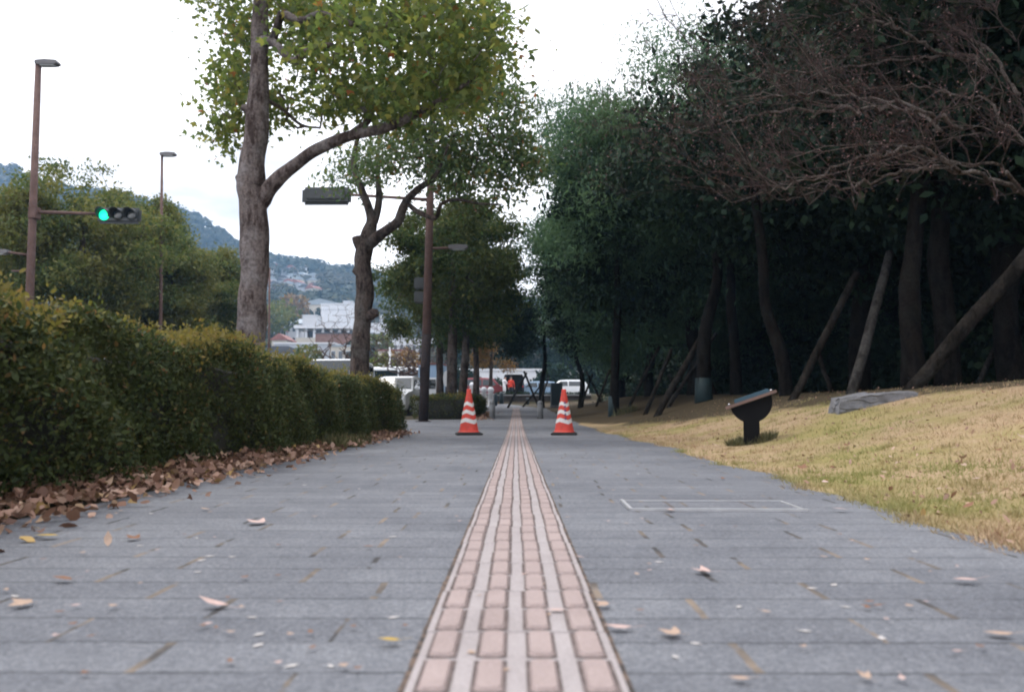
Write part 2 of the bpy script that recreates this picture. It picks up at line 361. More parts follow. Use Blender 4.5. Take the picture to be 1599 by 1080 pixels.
def path_mat():
    m, t, b, o = nt('paving')
    g = t.nodes.new('ShaderNodeTexCoord'); s = t.nodes.new('ShaderNodeSeparateXYZ'); t.links.new(g.outputs['Object'], s.inputs[0])
    v = g.outputs['Object']
    wob = mth(t, 'MULTIPLY', mth(t, 'SUBTRACT', noise(t, v, 14, 4, .6), .5), .012)
    y = mth(t, 'ADD', mth(t, 'DIVIDE', mth(t, 'ADD', s.outputs[1], wob), .15), .21); row = mth(t, 'FLOOR', y); fy = mth(t, 'FRACT', y)
    wn_ = t.nodes.new('ShaderNodeTexWhiteNoise'); wn_.noise_dimensions = '1D'; t.links.new(row, wn_.inputs['W'])
    par = mth(t, 'MULTIPLY', mth(t, 'MODULO', row, 2), .5)
    x = mth(t, 'ADD', mth(t, 'ADD', mth(t, 'DIVIDE', mth(t, 'ADD', s.outputs[0], wob), .45), par), mth(t, 'MULTIPLY', wn_.outputs[0], .35)); fx = mth(t, 'FRACT', x); cx_ = mth(t, 'FLOOR', x)
    # grout: thin dark line between rows, sandy broken line between stones of a row
    dy = mth(t, 'MINIMUM', fy, mth(t, 'SUBTRACT', 1, fy)); dx = mth(t, 'MINIMUM', fx, mth(t, 'SUBTRACT', 1, fx))
    broken = noise(t, v, 3.5, 4, .6); broken2 = noise(t, v, 11, 3, .6)
    hl = mth(t, 'MULTIPLY', mth(t, 'LESS_THAN', dy, .024), ramp(t, broken, [(.34, (.12, .12, .12)), (.54, (1, 1, 1))]))
    vl = mth(t, 'MULTIPLY', mth(t, 'LESS_THAN', dx, .016), ramp(t, broken2, [(.37, (0, 0, 0)), (.45, (1, 1, 1))]))
    wn2 = t.nodes.new('ShaderNodeTexWhiteNoise'); wn2.noise_dimensions = '2D'; cmb = t.nodes.new('ShaderNodeCombineXYZ')
    t.links.new(cx_, cmb.inputs[0]); t.links.new(row, cmb.inputs[1]); t.links.new(cmb.outputs[0], wn2.inputs['Vector'])
    vl = mth(t, 'MULTIPLY', vl, mth(t, 'GREATER_THAN', wn2.outputs[0], .08))
    grain = noise(t, v, 330, 3, .75); grain2 = noise(t, v, 95, 4, .7); big = noise(t, v, 1.1, 5, .6); mid = noise(t, v, 9, 5, .65)
    c = ramp(t, grain, [(.3, (.075, .080, .092)), (.52, (.155, .163, .182)), (.75, (.30, .31, .33))])
    c = mixc(t, .6, c, ramp(t, grain2, [(.3, (.42, .42, .44)), (.7, (1.5, 1.5, 1.48))]), 'MULTIPLY')
    c = mixc(t, 1, c, ramp(t, wn2.outputs[0], [(0, (.90, .90, .905)), (1, (1.08, 1.08, 1.07))]), 'MULTIPLY')
    c = mixc(t, 1, c, ramp(t, big, [(.3, (.74, .74, .76)), (.7, (1.16, 1.15, 1.13))]), 'MULTIPLY')
    c = mixc(t, .7, c, ramp(t, mid, [(.3, (.85, .85, .86)), (.7, (1.12, 1.11, 1.1))]), 'MULTIPLY')
    c = mixc(t, mth(t, 'MULTIPLY', hl, .85), c, (.030, .032, .038))
    sand = ramp(t, broken, [(.42, (.035, .032, .03)), (.6, (.22, .17, .125))]); c = mixc(t, mth(t, 'MULTIPLY', vl, .85), c, sand)
    ax = mth(t, 'ABSOLUTE', mth(t, 'ADD', s.outputs[0], mth(t, 'MULTIPLY', wob, .6)))
    edge = mth(t, 'MULTIPLY', mth(t, 'GREATER_THAN', ax, .148), mth(t, 'LESS_THAN', ax, .158))
    edge = mth(t, 'MULTIPLY', edge, mth(t, 'LESS_THAN', s.outputs[1], 38.0))
    c = mixc(t, edge, c, ramp(t, noise(t, v, 40, 3), [(.4, (.05, .043, .04)), (.62, (.15, .105, .08))]))
    t.links.new(c, b.inputs['Base Color']); b.inputs['Roughness'].default_value = .82; b.inputs['Specular IOR Level'].default_value = .25
    h = mth(t, 'SUBTRACT', mth(t, 'ADD', mth(t, 'MULTIPLY', grain, .3), mth(t, 'MULTIPLY', grain2, .35)), mth(t, 'ADD', mth(t, 'MULTIPLY', hl, .8), mth(t, 'MULTIPLY', vl, .5)))
    bump(t, b, h, .55, .004); return m
M['paving'] = path_mat()
def tile_mat(name, lo, hi):
    m, t, b, o = nt(name); v = objco(t); g = noise(t, v, 260, 3, .7); n = noise(t, v, 6, 5, .6)
    c = ramp(t, g, [(.3, lo), (.7, hi)]); c = mixc(t, .8, c, ramp(t, n, [(.3, (.82, .8, .79)), (.7, (1.08, 1.07, 1.06))]), 'MULTIPLY')
    sp = ramp(t, noise(t, v, 22, 6, .75), [(.62, (0, 0, 0)), (.7, (.55, .55, .55))]); c = mixc(t, sp, c, (.22, .17, .14))
    t.links.new(c, b.inputs['Base Color']); b.inputs['Roughness'].default_value = .8; b.inputs['Specular IOR Level'].default_value = .25
    bump(t, b, g, .3, .002); return m
M['grime_shadow'] = paint('grime_shadow', (.12, .095, .09), .9, .4, 30, 0, .1, (.2, .17, .16))
M['tile_base'] = tile_mat('tile_base', (.26, .235, .235), (.40, .365, .365)); M['tile_bar'] = tile_mat('tile_bar', (.265, .21, .20), (.375, .305, .29))
# ------------------------------------------------------------------ the setting: ground, lawn, path, road, hill
def axis_pts(*segs):
    out = []
    for a, b, st in segs: out += list(np.arange(a, b, st))
    out.append(segs[-1][1]); return np.array(out)
gx = axis_pts((-900, -60, 60), (-60, -14, 4), (-14, -4, 1), (-4, 6, .25), (6, 20, 1), (20, 60, 5), (60, 900, 60))
gy = axis_pts((-60, -4, 4), (-4, 52.4, .7), (52.4, 53.2, .2), (53.2, 100, 3), (100, 400, 30), (400, 2400, 200))
GX, GY = np.meshgrid(gx, gy); GZ = ground_z(GX, GY) - .02
GZ -= .16 * ((GX < -4.4) & (GX > -14.2))
GZ = np.where(GY > 400, GZ - 1.0, GZ)
ground = link('ground', grid_mesh('ground', GX, GY, GZ, M['soil'])); tag(ground, kind='structure')
def edge_r(y): return 1.42 + .05 * np.sin(y * 1.7) + .035 * np.sin(y * 4.1 + 1) + .02 * np.sin(y * 11) + .12 * sst((y - 4) / 4) - .1 * sst((y - 11) / 8)
ly = axis_pts((-4, 20, .25), (20, 52, .8)); lu = np.linspace(0, 1, 60)
LY, LU = np.meshgrid(ly, lu, indexing='ij'); e = edge_r(LY) - .06
LX = e + (20 - e) * LU ** 1.5; LZ = ground_z(LX, LY) - .004 + .010 * np.minimum(1, LU * 40)
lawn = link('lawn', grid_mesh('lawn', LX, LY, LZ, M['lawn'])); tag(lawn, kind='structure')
py_ = axis_pts((-4, 13.2, .2), (13.2, 13.4, .2), (13.4, 21.4, .4), (21.4, 21.6, .2), (21.6, 41, .5), (41, 50, .5))
def edge_l(y):
    a = np.where(y < 13.3, -1.72 + .04 * np.sin(y * 2.3), np.where(y < 21.5, -3.75, -1.02 - .25 * sst((y - 24) / 6)))
    return np.where(y > 40, -1.3 - (y - 40) * 1.6, a)
pu = np.linspace(0, 1, 30); PY, PU = np.meshgrid(py_, pu, indexing='ij')
el, er = edge_l(PY), edge_r(PY); er = np.where(PY > 38, er - (PY - 38) * .16, er)
PX = el + (er - el) * PU
path = link('path', grid_mesh('path', PX, PY, ground_z(PX, PY) * (PX < 1.3) + np.interp(PY, _bx, _bz) * (PX >= 1.3) + .008, M['paving'])); tag(path, kind='structure')
ry = axis_pts((-40, 100, 2), (100, 320, 20)); rx_ = np.linspace(-14, -4.35, 12); RX, RY = np.meshgrid(rx_, ry)
road = link('road', grid_mesh('road', RX, RY, np.interp(RY, _rx, _rz) - .10, M['road'])); tag(road, kind='structure')
mk = MB()
for y0 in np.arange(-6, 120, 8.0):
    V = [(x, y, np.interp(y, _rx, _rz) - .094) for x, y in ((-9.2, y0), (-9.05, y0), (-9.05, y0 + 4), (-9.2, y0 + 4))]; mk.add(V, [(0, 1, 2, 3)])
for y0 in np.arange(-6, 120, 2.0):
    V = [(x, y, np.interp(y, _rx, _rz) - .094) for x, y in ((-4.95, y0), (-4.8, y0), (-4.8, y0 + 2), (-4.95, y0 + 2))]; mk.add(V, [(0, 1, 2, 3)])
for k in range(7):
    x0 = -5.3 - k * 1.0; z0 = np.interp(16, _rx, _rz) - .092; mk.add([(x0, 15.2, z0), (x0 + .45, 15.2, z0), (x0 + .45, 18.6, z0 + .03), (x0, 18.6, z0 + .03)], [(0, 1, 2, 3)])
tag(mk.build('road_marking', M['road_line']), kind='structure')
kb = MB()
for x in (-4.28, -14.1):
    for y0 in np.arange(-8, 110, 1.0):
        z0 = float(np.interp(y0 + .5, _rx, _rz)); h = .14 if not (x > -5 and 13.6 < y0 + .5 < 20) else .04
        kb.box((x, y0 + .5, z0 - .10 + h / 2 - .02), (.16, .985, h + .04), bev=.015)
tag(kb.build('kerb', M['kerb']), kind='structure')
ks = MB()
for k in range(9):
    x0 = -3.6 + k * .56; ks.add([(x0, 20.9, gz(0, 20.9) + .014), (x0 + .55, 20.9, gz(0, 20.9) + .014), (x0 + .55, 21.1, gz(0, 21.1) + .014), (x0, 21.1, gz(0, 21.1) + .014)], [(0, 1, 2, 3)])
tag(ks.build('paving_band', M['kerb']), kind='structure')
# tactile strip: 30 cm tiles, each with two rows of four raised bars
tb, bars = MB(), MB()
grime_shadow = MB()  # dark rims painting in the bars' shadow lines, with trapped dirt
def bar(cx, cy, w, l, z, dz):
    V = []; e = .007
    for (m, hz) in ((0, 0), (.0035, .0065)):
        a, b = w / 2 - m, l / 2 - m
        for x, y in ((-a + e, -b), (a - e, -b), (a, -b + e), (a, b - e), (a - e, b), (-a + e, b), (-a, b - e), (-a, -b + e)): V.append((cx + x, cy + y, z + hz + dz * y * 2 / l * .5))
    bars.add(V, [tuple(range(8, 16))] + [(i, (i + 1) % 8, (i + 1) % 8 + 8, i + 8) for i in range(8)])
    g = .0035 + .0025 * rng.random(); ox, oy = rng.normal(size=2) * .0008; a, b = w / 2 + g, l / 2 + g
    grime_shadow.add([(cx + x + ox, cy + y + oy, z + .0012 + dz * y / l) for x, y in ((-a, -b), (a, -b), (a, b), (-a, b))], [(0, 1, 2, 3)])
y0 = -.14
while y0 < 38:
    za, zb = gz(0, y0) + .014, gz(0, y0 + .297) + .014; j = (rng.random() - .5) * .004
    tb.add([(-.1475 + j, y0, za), (.1475 + j, y0, za), (.1475 + j, y0 + .296, zb), (-.1475 + j, y0 + .296, zb)], [(0, 1, 2, 3)])
    tb.add([(-.1475 + j, y0, za), (.1475 + j, y0, za), (.1475 + j, y0, za - .01), (-.1475 + j, y0, za - .01)], [(0, 1, 2, 3)])
    for r in range(2):
        for c in range(4):
            bar((c - 1.5) * .075 + j, y0 + .074 + r * .15, .039, .127, (za + zb) / 2 + (r - .5) * (zb - za) / 2, (zb - za) / .3)
    y0 += .30
a0 = Vector((0, 38, 0)); dv = Vector((-1.0, .75, 0)).normalized()
for k in range(30):
    p = a0 + dv * (.3 * k); z = gz(p.x, p.y) + .014; q = Vector((-dv.y, dv.x, 0)) * .1475; e2 = dv * .296
    tb.add([(p - q + Vector((0, 0, z))), (p + q + Vector((0, 0, z))), (p + q + e2 + Vector((0, 0, z + .01))), (p - q + e2 + Vector((0, 0, z + .01)))], [(0, 1, 2, 3)])
tp = empty('tactile_paving', (0, 0, 0)); tag(tp, kind='structure')
tb.build('base_tile', M['tile_base'], tp); bars.build('raised_bar', M['tile_bar'], tp); grime_shadow.build('grime_shadow', M['grime_shadow'], tp)
# hill and its woods
hx = np.linspace(-900, 500, 180); hy = np.linspace(95, 780, 90); HX, HY = np.meshgrid(hx, hy)
HZ = hill_z(HX, HY) + 1.5 * np.sin(HX * .06) * np.sin(HY * .05)
hill = link('hill', grid_mesh('hill', HX, HY, HZ, M['hillside'])); tag(hill, kind='structure')
TOWN = []   # (px range) where houses stand
def crown_faces(C, rad, nf, size):
    n = len(C); d = rng.normal(size=(n, nf, 3)); d[:, :, 2] = np.abs(d[:, :, 2]) * .8 - .15
    d /= np.linalg.norm(d, axis=2, keepdims=True)
    P = C[:, None, :] + d * rad[:, None, None] * (0.8 + .35 * rng.random((n, nf, 1))) * np.array([1, 1, .85])
    P = P.reshape(-1, 3); dd = d.reshape(-1, 3)
    q = np.cross(dd, rng.normal(size=dd.shape)); q /= np.linalg.norm(q, axis=1, keepdims=True)
    nn = dd + rng.normal(size=dd.shape) * .45; s = np.cross(q, nn); s /= np.linalg.norm(s, axis=1, keepdims=True)
    sz = (np.repeat(rad, nf) * size * (.6 + .8 * rng.random(len(P))))[:, None]
    V = np.stack([P - q * sz, P + s * sz * .7, P + q * sz, P - s * sz * .7], 1); return V.reshape(-1, 3)
fC = []
while len(fC) < 5200:
    yy = 120 + 560 * rng.random() ** .7; ppx = rng.uniform(-250, 1000); xx = (ppx - 806) * yy / F
    zz = float(hill_z(xx, yy)); ppy = 641 - (zz - CAMZ) * F / yy
    if 400 < ppx < 670 and yy < 330 and rng.random() < .93: continue
    if 404 < ppx < 496 and 424 < ppy < 474 and rng.random() < .9: continue
    fC.append((xx, yy, zz + 2.0))
fC = np.array(fC); fr = rng.uniform(3.0, 6.5, len(fC)) * (0.55 + .45 * np.clip(fC[:, 1] / 500, 0, 1)); fC[:, 2] += fr * .3
forest = link('forest', np_mesh('forest', crown_faces(fC, fr, 64, .26), 4, M['leaf_hill'])); tag(forest, kind='stuff')

# ------------------------------------------------------------------ trees
class Skel:
    def __init__(s): s.P = []; s.par = []; s.rad = []; s.chains = []; s.fix = []
    def chain(s, pts, rads=None, parent=-1):
        ids = [parent] if parent >= 0 else []
        for i, p in enumerate(pts):
            s.P.append(np.array(tuple(p), float)); s.par.append(ids[-1] if ids else -1); s.fix.append(rads[i] if rads is not None else 0.0)
            ids.append(len(s.P) - 1)
        s.chains.append(ids); return ids
    def near(s, p, lo=0):
        A = np.array(s.P[lo:]) if lo else np.array(s.P)
        d = np.linalg.norm(A - p, axis=1) + .35 * np.clip(A[:, 2] - p[2], 0, 9)
        return int(np.argmin(d)) + lo
    def grow(s, T, seg=.35, jit=.06, sag=.12, lo=0):
        T = np.asarray(T); base = np.array(s.P[-1] if lo else s.P[0])
        for p in T[np.argsort(np.linalg.norm(T - base, axis=1))]:
            q = s.near(p, lo); a = s.P[q]; L = np.linalg.norm(p - a)
            if L < .05: continue
            m = max(2, int(L / seg)); pts = []
            o = rng.normal(size=3) * jit * L
            for i in range(1, m + 1):
                t = i / m; pts.append(a + (p - a) * t + o * math.sin(math.pi * t) + np.array([0, 0, sag * L * math.sin(math.pi * t)]) + rng.normal(size=3) * jit * .25 * L * (t < 1) / m ** .5)
            s.chain(pts, None, q)
    def build(s, name, mat, parent, tip=.008, powr=.42, rmax=9, sides=6, wob=.04):
        n = len(s.P); cnt = np.zeros(n); has = np.zeros(n, bool)
        for p in s.par:
            if p >= 0: has[p] = True
        cnt[~has] = 1
        for i in range(n - 1, -1, -1):
            if s.par[i] >= 0: cnt[s.par[i]] += cnt[i]
        rad = np.minimum(tip * np.maximum(cnt, 1) ** powr, rmax)
        for i in range(n):
            if s.fix[i] > 0: rad[i] = s.fix[i]
        for i in range(n):                       # never thicker than what carries it
            p = s.par[i]
            if p >= 0 and s.fix[i] == 0: rad[i] = min(rad[i], rad[p] * .92)
        mb = MB()
        for ch in s.chains:
            if len(ch) < 2: continue
            rr = [rad[i] for i in ch]
            if len(ch) > 2 and s.par[ch[1]] == ch[0] and s.fix[ch[0]] > 0 and s.fix[ch[1]] == 0: rr[0] = min(rr[0], rr[1] * 1.3)
            k = 14 if max(rr) > .09 else sides if max(rr) > .02 else 4
            mb.tube([s.P[i] for i in ch], rr, k, True, True, wob if max(rr) > .03 else 0)
        return mb.build(name, mat, parent)
def spline(pts, m=5):
    """smooth path through points"""
    P = [np.array(tuple(p), float) for p in pts]; P = [2 * P[0] - P[1]] + P + [2 * P[-1] - P[-2]]; out = []
    for i in range(1, len(P) - 2):
        for k in range(m):
            t = k / m; a, b, c, d = P[i - 1], P[i], P[i + 1], P[i + 2]
            out.append(.5 * ((2 * b) + (-a + c) * t + (2 * a - 5 * b + 4 * c - d) * t * t + (-a + 3 * b - 3 * c + d) * t ** 3))
    out.append(P[-2]); return out
def rads(knots, n):
    return np.interp(np.linspace(0, 1, n), np.linspace(0, 1, len(knots)), knots).tolist()
def clump_leaves(T, per, spread, shape, size, droop, up, flat=.8):
    T = np.asarray(T); n = len(T) * per
    C = np.repeat(T, per, 0) + rng.normal(size=(n, 3)) * spread * np.array([1, 1, flat]); return leaves(C, shape, size, droop, up)
def ell(c, r, n, shell=.45):
    d = rng.normal(size=(n, 3)); d /= np.linalg.norm(d, axis=1, keepdims=True)
    t = (shell + (1 - shell) * rng.random((n, 1)) ** .6); return np.array(c) + d * t * np.array(r)

# the two street trees behind the near hedge --------------------------------------------------
def px_clumps(regions, Yc, dY):
    out = []
    for cx, cy_, rx, ry_, n in regions:
        for _ in range(n):
            while True:
                a, b = rng.uniform(-1, 1, 2)
                if a * a + b * b < 1: break
            out.append(at(cx + a * rx, cy_ + b * ry_, Yc + rng.uniform(-dY, dY) * (1 - .4 * (a * a + b * b))))
    return np.array([tuple(p) for p in out])
def gum(name, label, root_px, Yd, trunk, trunk_r, limbs, regions, dY, per, spread, lsize, shape, lmat, tip, bark, grp):
    base = at(root_px[0], root_px[1], Yd); g0 = gz(base.x, base.y)
    o = empty(name, (base.x, base.y, g0), 0, label, 'tree', grp); off = np.array([base.x, base.y, g0])
    sk = Skel(); tp_ = [at(x, y, Yd + dy) for x, y, dy in trunk]
    pts = [np.array(tuple(p)) - off for p in tp_]; pts = [np.array([pts[0][0], pts[0][1], -.15])] + pts
    sp = spline(pts, 6); rr = rads(trunk_r, len(sp)); ids = sk.chain(sp, rr)
    for lm, lr in limbs:
        q = [np.array(tuple(at(x, y, Yd + dy))) - off for x, y, dy in lm]; s2 = spline(q, 5); par = sk.near(s2[0]); sk.chain(s2, rads(lr, len(s2)), par)
    lo = len(ids) // 2
    T = np.concatenate([px_clumps([q], Yd + (1.35 if q[0] < 520 and Yd < 12 else -.1), dY * (.65 if q[0] < 520 else 1)) for q in regions]) - off
    sk.grow(T, .3, .13, .05, lo)
    sk.build('trunk', M[bark], o, tip, .5, 9, 6, .045)
    link('crown', np_mesh('crown', clump_leaves(T, per, spread, shape, lsize, .75, .35), len(shape), M[lmat]), o)
    return o
gum('street_tree', 'large grey-barked street tree with one long limb rising right from its trunk', (392, 640), 10.2,
    [(391, 560, 0), (394, 480, 0), (398, 400, 0), (395, 320, 0), (392, 275, 0), (401, 200, 0), (405, 110, 0), (406, 30, 0), (410, -80, 0), (420, -220, .2)],
    [.24, .185, .178, .18, .182, .175, .15, .12, .102, .09, .06],
    [([(408, 318, 0), (424, 290, -.1), (455, 262, -.2), (498, 232, -.4), (548, 212, -.5), (600, 200, -.6), (650, 178, -.7), (700, 150, -.8), (745, 118, -.9)], [.11, .10, .085, .075, .07, .065, .06, .045, .03, .02]),
     ([(545, 213, -.5), (580, 180, -.3), (540, 160, -.1), (505, 135, 0)], [.05, .04, .03, .02]),
     ([(650, 178, -.7), (690, 165, -1.1), (720, 135, -1.4), (740, 95, -1.5)], [.05, .04, .03, .02]),
     ([(405, 62, 0), (425, 66, -.2), (440, 80, -.4), (460, 96, -.5), (485, 76, -.6), (520, 70, -.7)], [.065, .06, .05, .05, .04, .03]),
     ([(440, 20, -.3), (470, 32, -.5), (500, 22, -.6), (545, 36, -.7), (590, 48, -.8), (612, 30, -.9)], [.05, .045, .04, .035, .03, .02]),
     ([(408, -40, 0), (450, -20, .3), (520, -60, .6), (600, -120, .8)], [.08, .06, .05, .03]),
     ([(412, -100, 0), (380, -150, -.3), (330, -200, -.6)], [.07, .05, .03]),
     ([(392, 292, 0), (380, 282, -.02), (371, 274, -.03)], [.13, .10, .05]),
     ([(400, 175, 0), (385, 170, -.03), (377, 168, -.04)], [.09, .06, .035]),
     ([(414, 295, -.06), (424, 282, -.08)], [.05, .03]),
     ([(404, 150, 0), (440, 170, .4), (470, 195, .7), (500, 200, .9)], [.03, .025, .02, .015])],
    [(620, 62, 172, 98, 74), (560, -60, 230, 100, 50), (490, 45, 65, 52, 16), (700, 60, 90, 85, 40), (378, 110, 34, 80, 26), (360, 185, 26, 42, 12), (440, 165, 50, 30, 8), (560, 150, 60, 30, 12), (345, 3, 36, 14, 4), (650, 150, 100, 35, 26), (330, -130, 90, 60, 20), (440, 30, 60, 50, 14)],
    1.5, 56, .19, .078, LEAF_LOBED, 'leaf_gum', .006, 'bark_grey', 'street trees behind the near hedge')
gum('street_tree', 'dark knotty street tree with a pruned stub where its trunk forks', (566, 640), 16.0,
    [(562, 560, 0), (566, 500, 0), (570, 450, 0), (566, 410, 0), (572, 378, 0), (580, 345, .1), (572, 315, .1), (560, 285, .2), (552, 250, .3), (560, 210, .4)],
    [.24, .185, .175, .18, .165, .18, .105, .085, .07, .06, .04],
    [([(578, 380, 0), (600, 362, -.3), (622, 345, -.5), (632, 318, -.6), (652, 296, -.8), (675, 280, -1.0), (690, 255, -1.1), (700, 225, -1.2)], [.13, .10, .095, .09, .075, .06, .045, .03, .02]),
     ([(568, 496, 0), (582, 490, -.03), (590, 488, -.04)], [.14, .11, .07]),
     ([(570, 392, 0), (559, 378, -.05), (556, 370, -.05)], [.13, .11, .09]),
     ([(562, 425, 0), (552, 420, -.02)], [.12, .07]),
     ([(586, 345, .1), (592, 310, .3), (590, 270, .5), (598, 240, .6)], [.08, .07, .05, .03]),
     ([(636, 318, -.6), (655, 332, -.8), (680, 340, -1.0), (690, 318, -1.1), (715, 312, -1.2), (750, 318, -1.3), (785, 319, -1.4)], [.055, .05, .045, .04, .03, .025, .012]),
     ([(652, 296, -.8), (690, 302, -.6), (720, 295, -.4), (745, 270, -.2), (770, 250, 0)], [.04, .035, .03, .02, .012]),
     ([(690, 255, -1.1), (720, 230, -1.0), (760, 200, -.8), (800, 180, -.6)], [.035, .03, .02, .012])],
    [(720, 190, 115, 95, 130), (640, 240, 85, 50, 44), (765, 270, 80, 55, 44), (565, 245, 45, 45, 16), (820, 210, 28, 60, 12), (700, 110, 85, 70, 60), (520, 270, 22, 18, 4), (815, 290, 28, 40, 9)],
    1.7, 60, .2, .098, LEAF_KITE, 'leaf_gum_far', .007, 'bark_dark', 'street trees behind the near hedge')
# stub of a sawn limb on the second tree, knob on the first: part of the trunks above

def auto_tree(name, label, cat, loc, h, r, zlow, ncl, per, spread, lsize, shape, lmat, bark, tr, grp=None, lean=(0, 0), forks=4, droop=.5, shell=.4, wrap=None, squash=1.0, lobe=.27):
    o = empty(name, loc, rng.uniform(0, 6.28), label, cat, grp)
    sk = Skel(); top = h * .8
    tr_pts = spline([(0, 0, -.2), (lean[0] * .3 + rng.normal() * .06, lean[1] * .3 + rng.normal() * .06, zlow * .6), (lean[0] * .6 + rng.normal() * .12, lean[1] * .6 + rng.normal() * .1, zlow * 1.2), (lean[0], lean[1], (zlow + top) * .55), (lean[0], lean[1], top)], 4)
    ids = sk.chain(tr_pts, rads([tr * 1.25, tr, tr * .85, tr * .5, tr * .12], len(tr_pts)))
    lo = next(i for i, p in enumerate(sk.P) if p[2] > zlow * .75)
    for k in range(forks):
        a = 6.28 * k / forks + rng.uniform(-.4, .4); z0 = zlow * .85 + rng.random() * (h - zlow) * .25; st = sk.P[sk.near(np.array([lean[0] * .6, lean[1] * .6, z0]))]
        e = np.array([math.cos(a) * r * .62, math.sin(a) * r * .62, z0 + (h - z0) * rng.uniform(.35, .65)]); m1 = (st + e) / 2 + rng.normal(size=3) * .15 * r * .4; m1[2] -= .1 * r
        s2 = spline([st, m1, e], 5); sk.chain(s2, rads([tr * .5, tr * .32, tr * .12], len(s2)), sk.near(st))
    cz = (zlow + h) / 2; nl = max(8, ncl // 9); lr = r * lobe
    LC = ell((lean[0], lean[1], cz), (r * .86, r * .86, (h - zlow) / 2 * squash * .9), nl, shell)
    LR = lr * rng.uniform(.65, 1.3, nl); d = rng.normal(size=(nl, 9, 3)); d[:, :, 2] = d[:, :, 2] * .7 + .25; d /= np.linalg.norm(d, axis=2, keepdims=True)
    C = (LC[:, None] + d * LR[:, None, None] * rng.uniform(.55, 1.0, (nl, 9, 1)) * np.array([1, 1, .8])).reshape(-1, 3)
    lump = 1 + .16 * np.sin(C[:, :1] * 1.7 + C[:, 2:] * 1.1 + h) ; C = np.concatenate([lean[0] + (C[:, :1] - lean[0]) * lump, lean[1] + (C[:, 1:2] - lean[1]) * lump, C[:, 2:]], 1)
    sk.grow(C, .6, .1, .04, lo)
    sk.build('trunk', M[bark], o, .011, .42, tr * .5, 5, .05)
    link('crown', np_mesh('crown', clump_leaves(C, per, max(spread * .72, lr * .3), shape, lsize, droop, .9, .6), len(shape), M[lmat]), o)
    if wrap:
        w = MB(); w.tube([(0, 0, -.05), (0, 0, .25), (0, 0, .5)], [tr * 1.45, tr * 1.35, tr * 1.3], 12, True, True, .04); w.build('trunk_wrap', M['wrap_teal'], o)
    return o
def place(o, x, y, rz, s=1.0, label=None, sz=None):
    o.location = (x, y, gz(x, y)); o.rotation_euler = (0, 0, rz); o.scale = (s, s, sz or s)
    if label: o['label'] = label
    return o
# trees of the left side beyond the signal pole
lp = lambda px, Y: ((px - 806) * Y / F, Y)
GL = 'trees lining the left side of the path'
for (px, Y, h, r, zl, lab, lm) in ((706, 25, 7.4, 2.6, 2.3, 'slim straight tree rising from the low far hedge right of the brown signal pole', 'leaf_mid'),
                                   (722, 31, 8.2, 2.7, 2.3, 'leaning trunk tree behind the low hedge, second back from the signal pole', 'leaf_mid'),
                                   (688, 34, 8.6, 3.0, 2.2, 'dark tree half hidden by the brown signal pole', 'leaf_mid'),
                                   (742, 40, 8.8, 2.8, 2.5, 'farthest green tree of the left row, above the ball-topped posts', 'leaf_shade')):
    x, y = lp(px, Y); auto_tree('path_tree', lab, 'tree', (x, y, gz(x, y)), h, r, zl, 330, 110, .3, .12, LEAF_KITE, lm, 'bark_dark', .16, GL, squash=1.05)
x, y = lp(768, 48); auto_tree('autumn_tree', 'small autumn tree with rusty orange leaves at the far end of the path', 'tree', (x, y, gz(x, y)), 4.3, 1.7, 1.95, 90, 60, .3, .12, LEAF_KITE, 'leaf_orange', 'bark_dark', .12)
for px, Y, h, r_, lab in ((742, 112, 11.5, 4.5, 'dark tree behind the plain white building, above the red car'), (800, 116, 12.5, 5.0, 'dark tree behind the plain white building, above the person in red'), (856, 113, 11.5, 4.6, 'dark tree behind the plain white building, above the pale blue car'), (905, 118, 12, 5, 'dark tree behind the right end of the plain white building')):
    x, y = lp(px, Y); auto_tree('background_tree', lab, 'tree', (x, y, gz(x, y)), h, r_, 3.2, 120, 70, .6, .42, LEAF_KITE, 'leaf_shade', 'bark_dark', .25, None)
# trees across the road
GR = 'green trees across the road'
for (px, Y, h, r, zl, tr, lab) in ((118, 29, 9.3, 3.6, 3.2, .24, 'broad green tree with spreading dark limbs behind the left signal pole'),
                                   (-40, 33, 9.0, 3.4, 2.6, .22, 'green tree cut off by the left edge of the photo behind the tall lamp pole'),
                                   (205, 37, 10.6, 2.6, 3.0, .2, 'tall thin-topped tree whose sprig pokes above the green signal lamp'),
                                   (262, 38, 9.0, 2.7, 2.4, .2, 'olive green tree behind the hedge, left neighbour of the large grey trunk'),
                                   (335, 43, 8.6, 2.4, 2.2, .2, 'darker green tree partly hidden behind the large grey trunk')):
    x, y = lp(px, Y); auto_tree('roadside_tree', lab, 'tree', (x, y, gz(x, y)), h, r, zl, 480, 100, .38, .15, LEAF_KITE, 'leaf_camphor', 'bark_dark', tr, GR, forks=5)
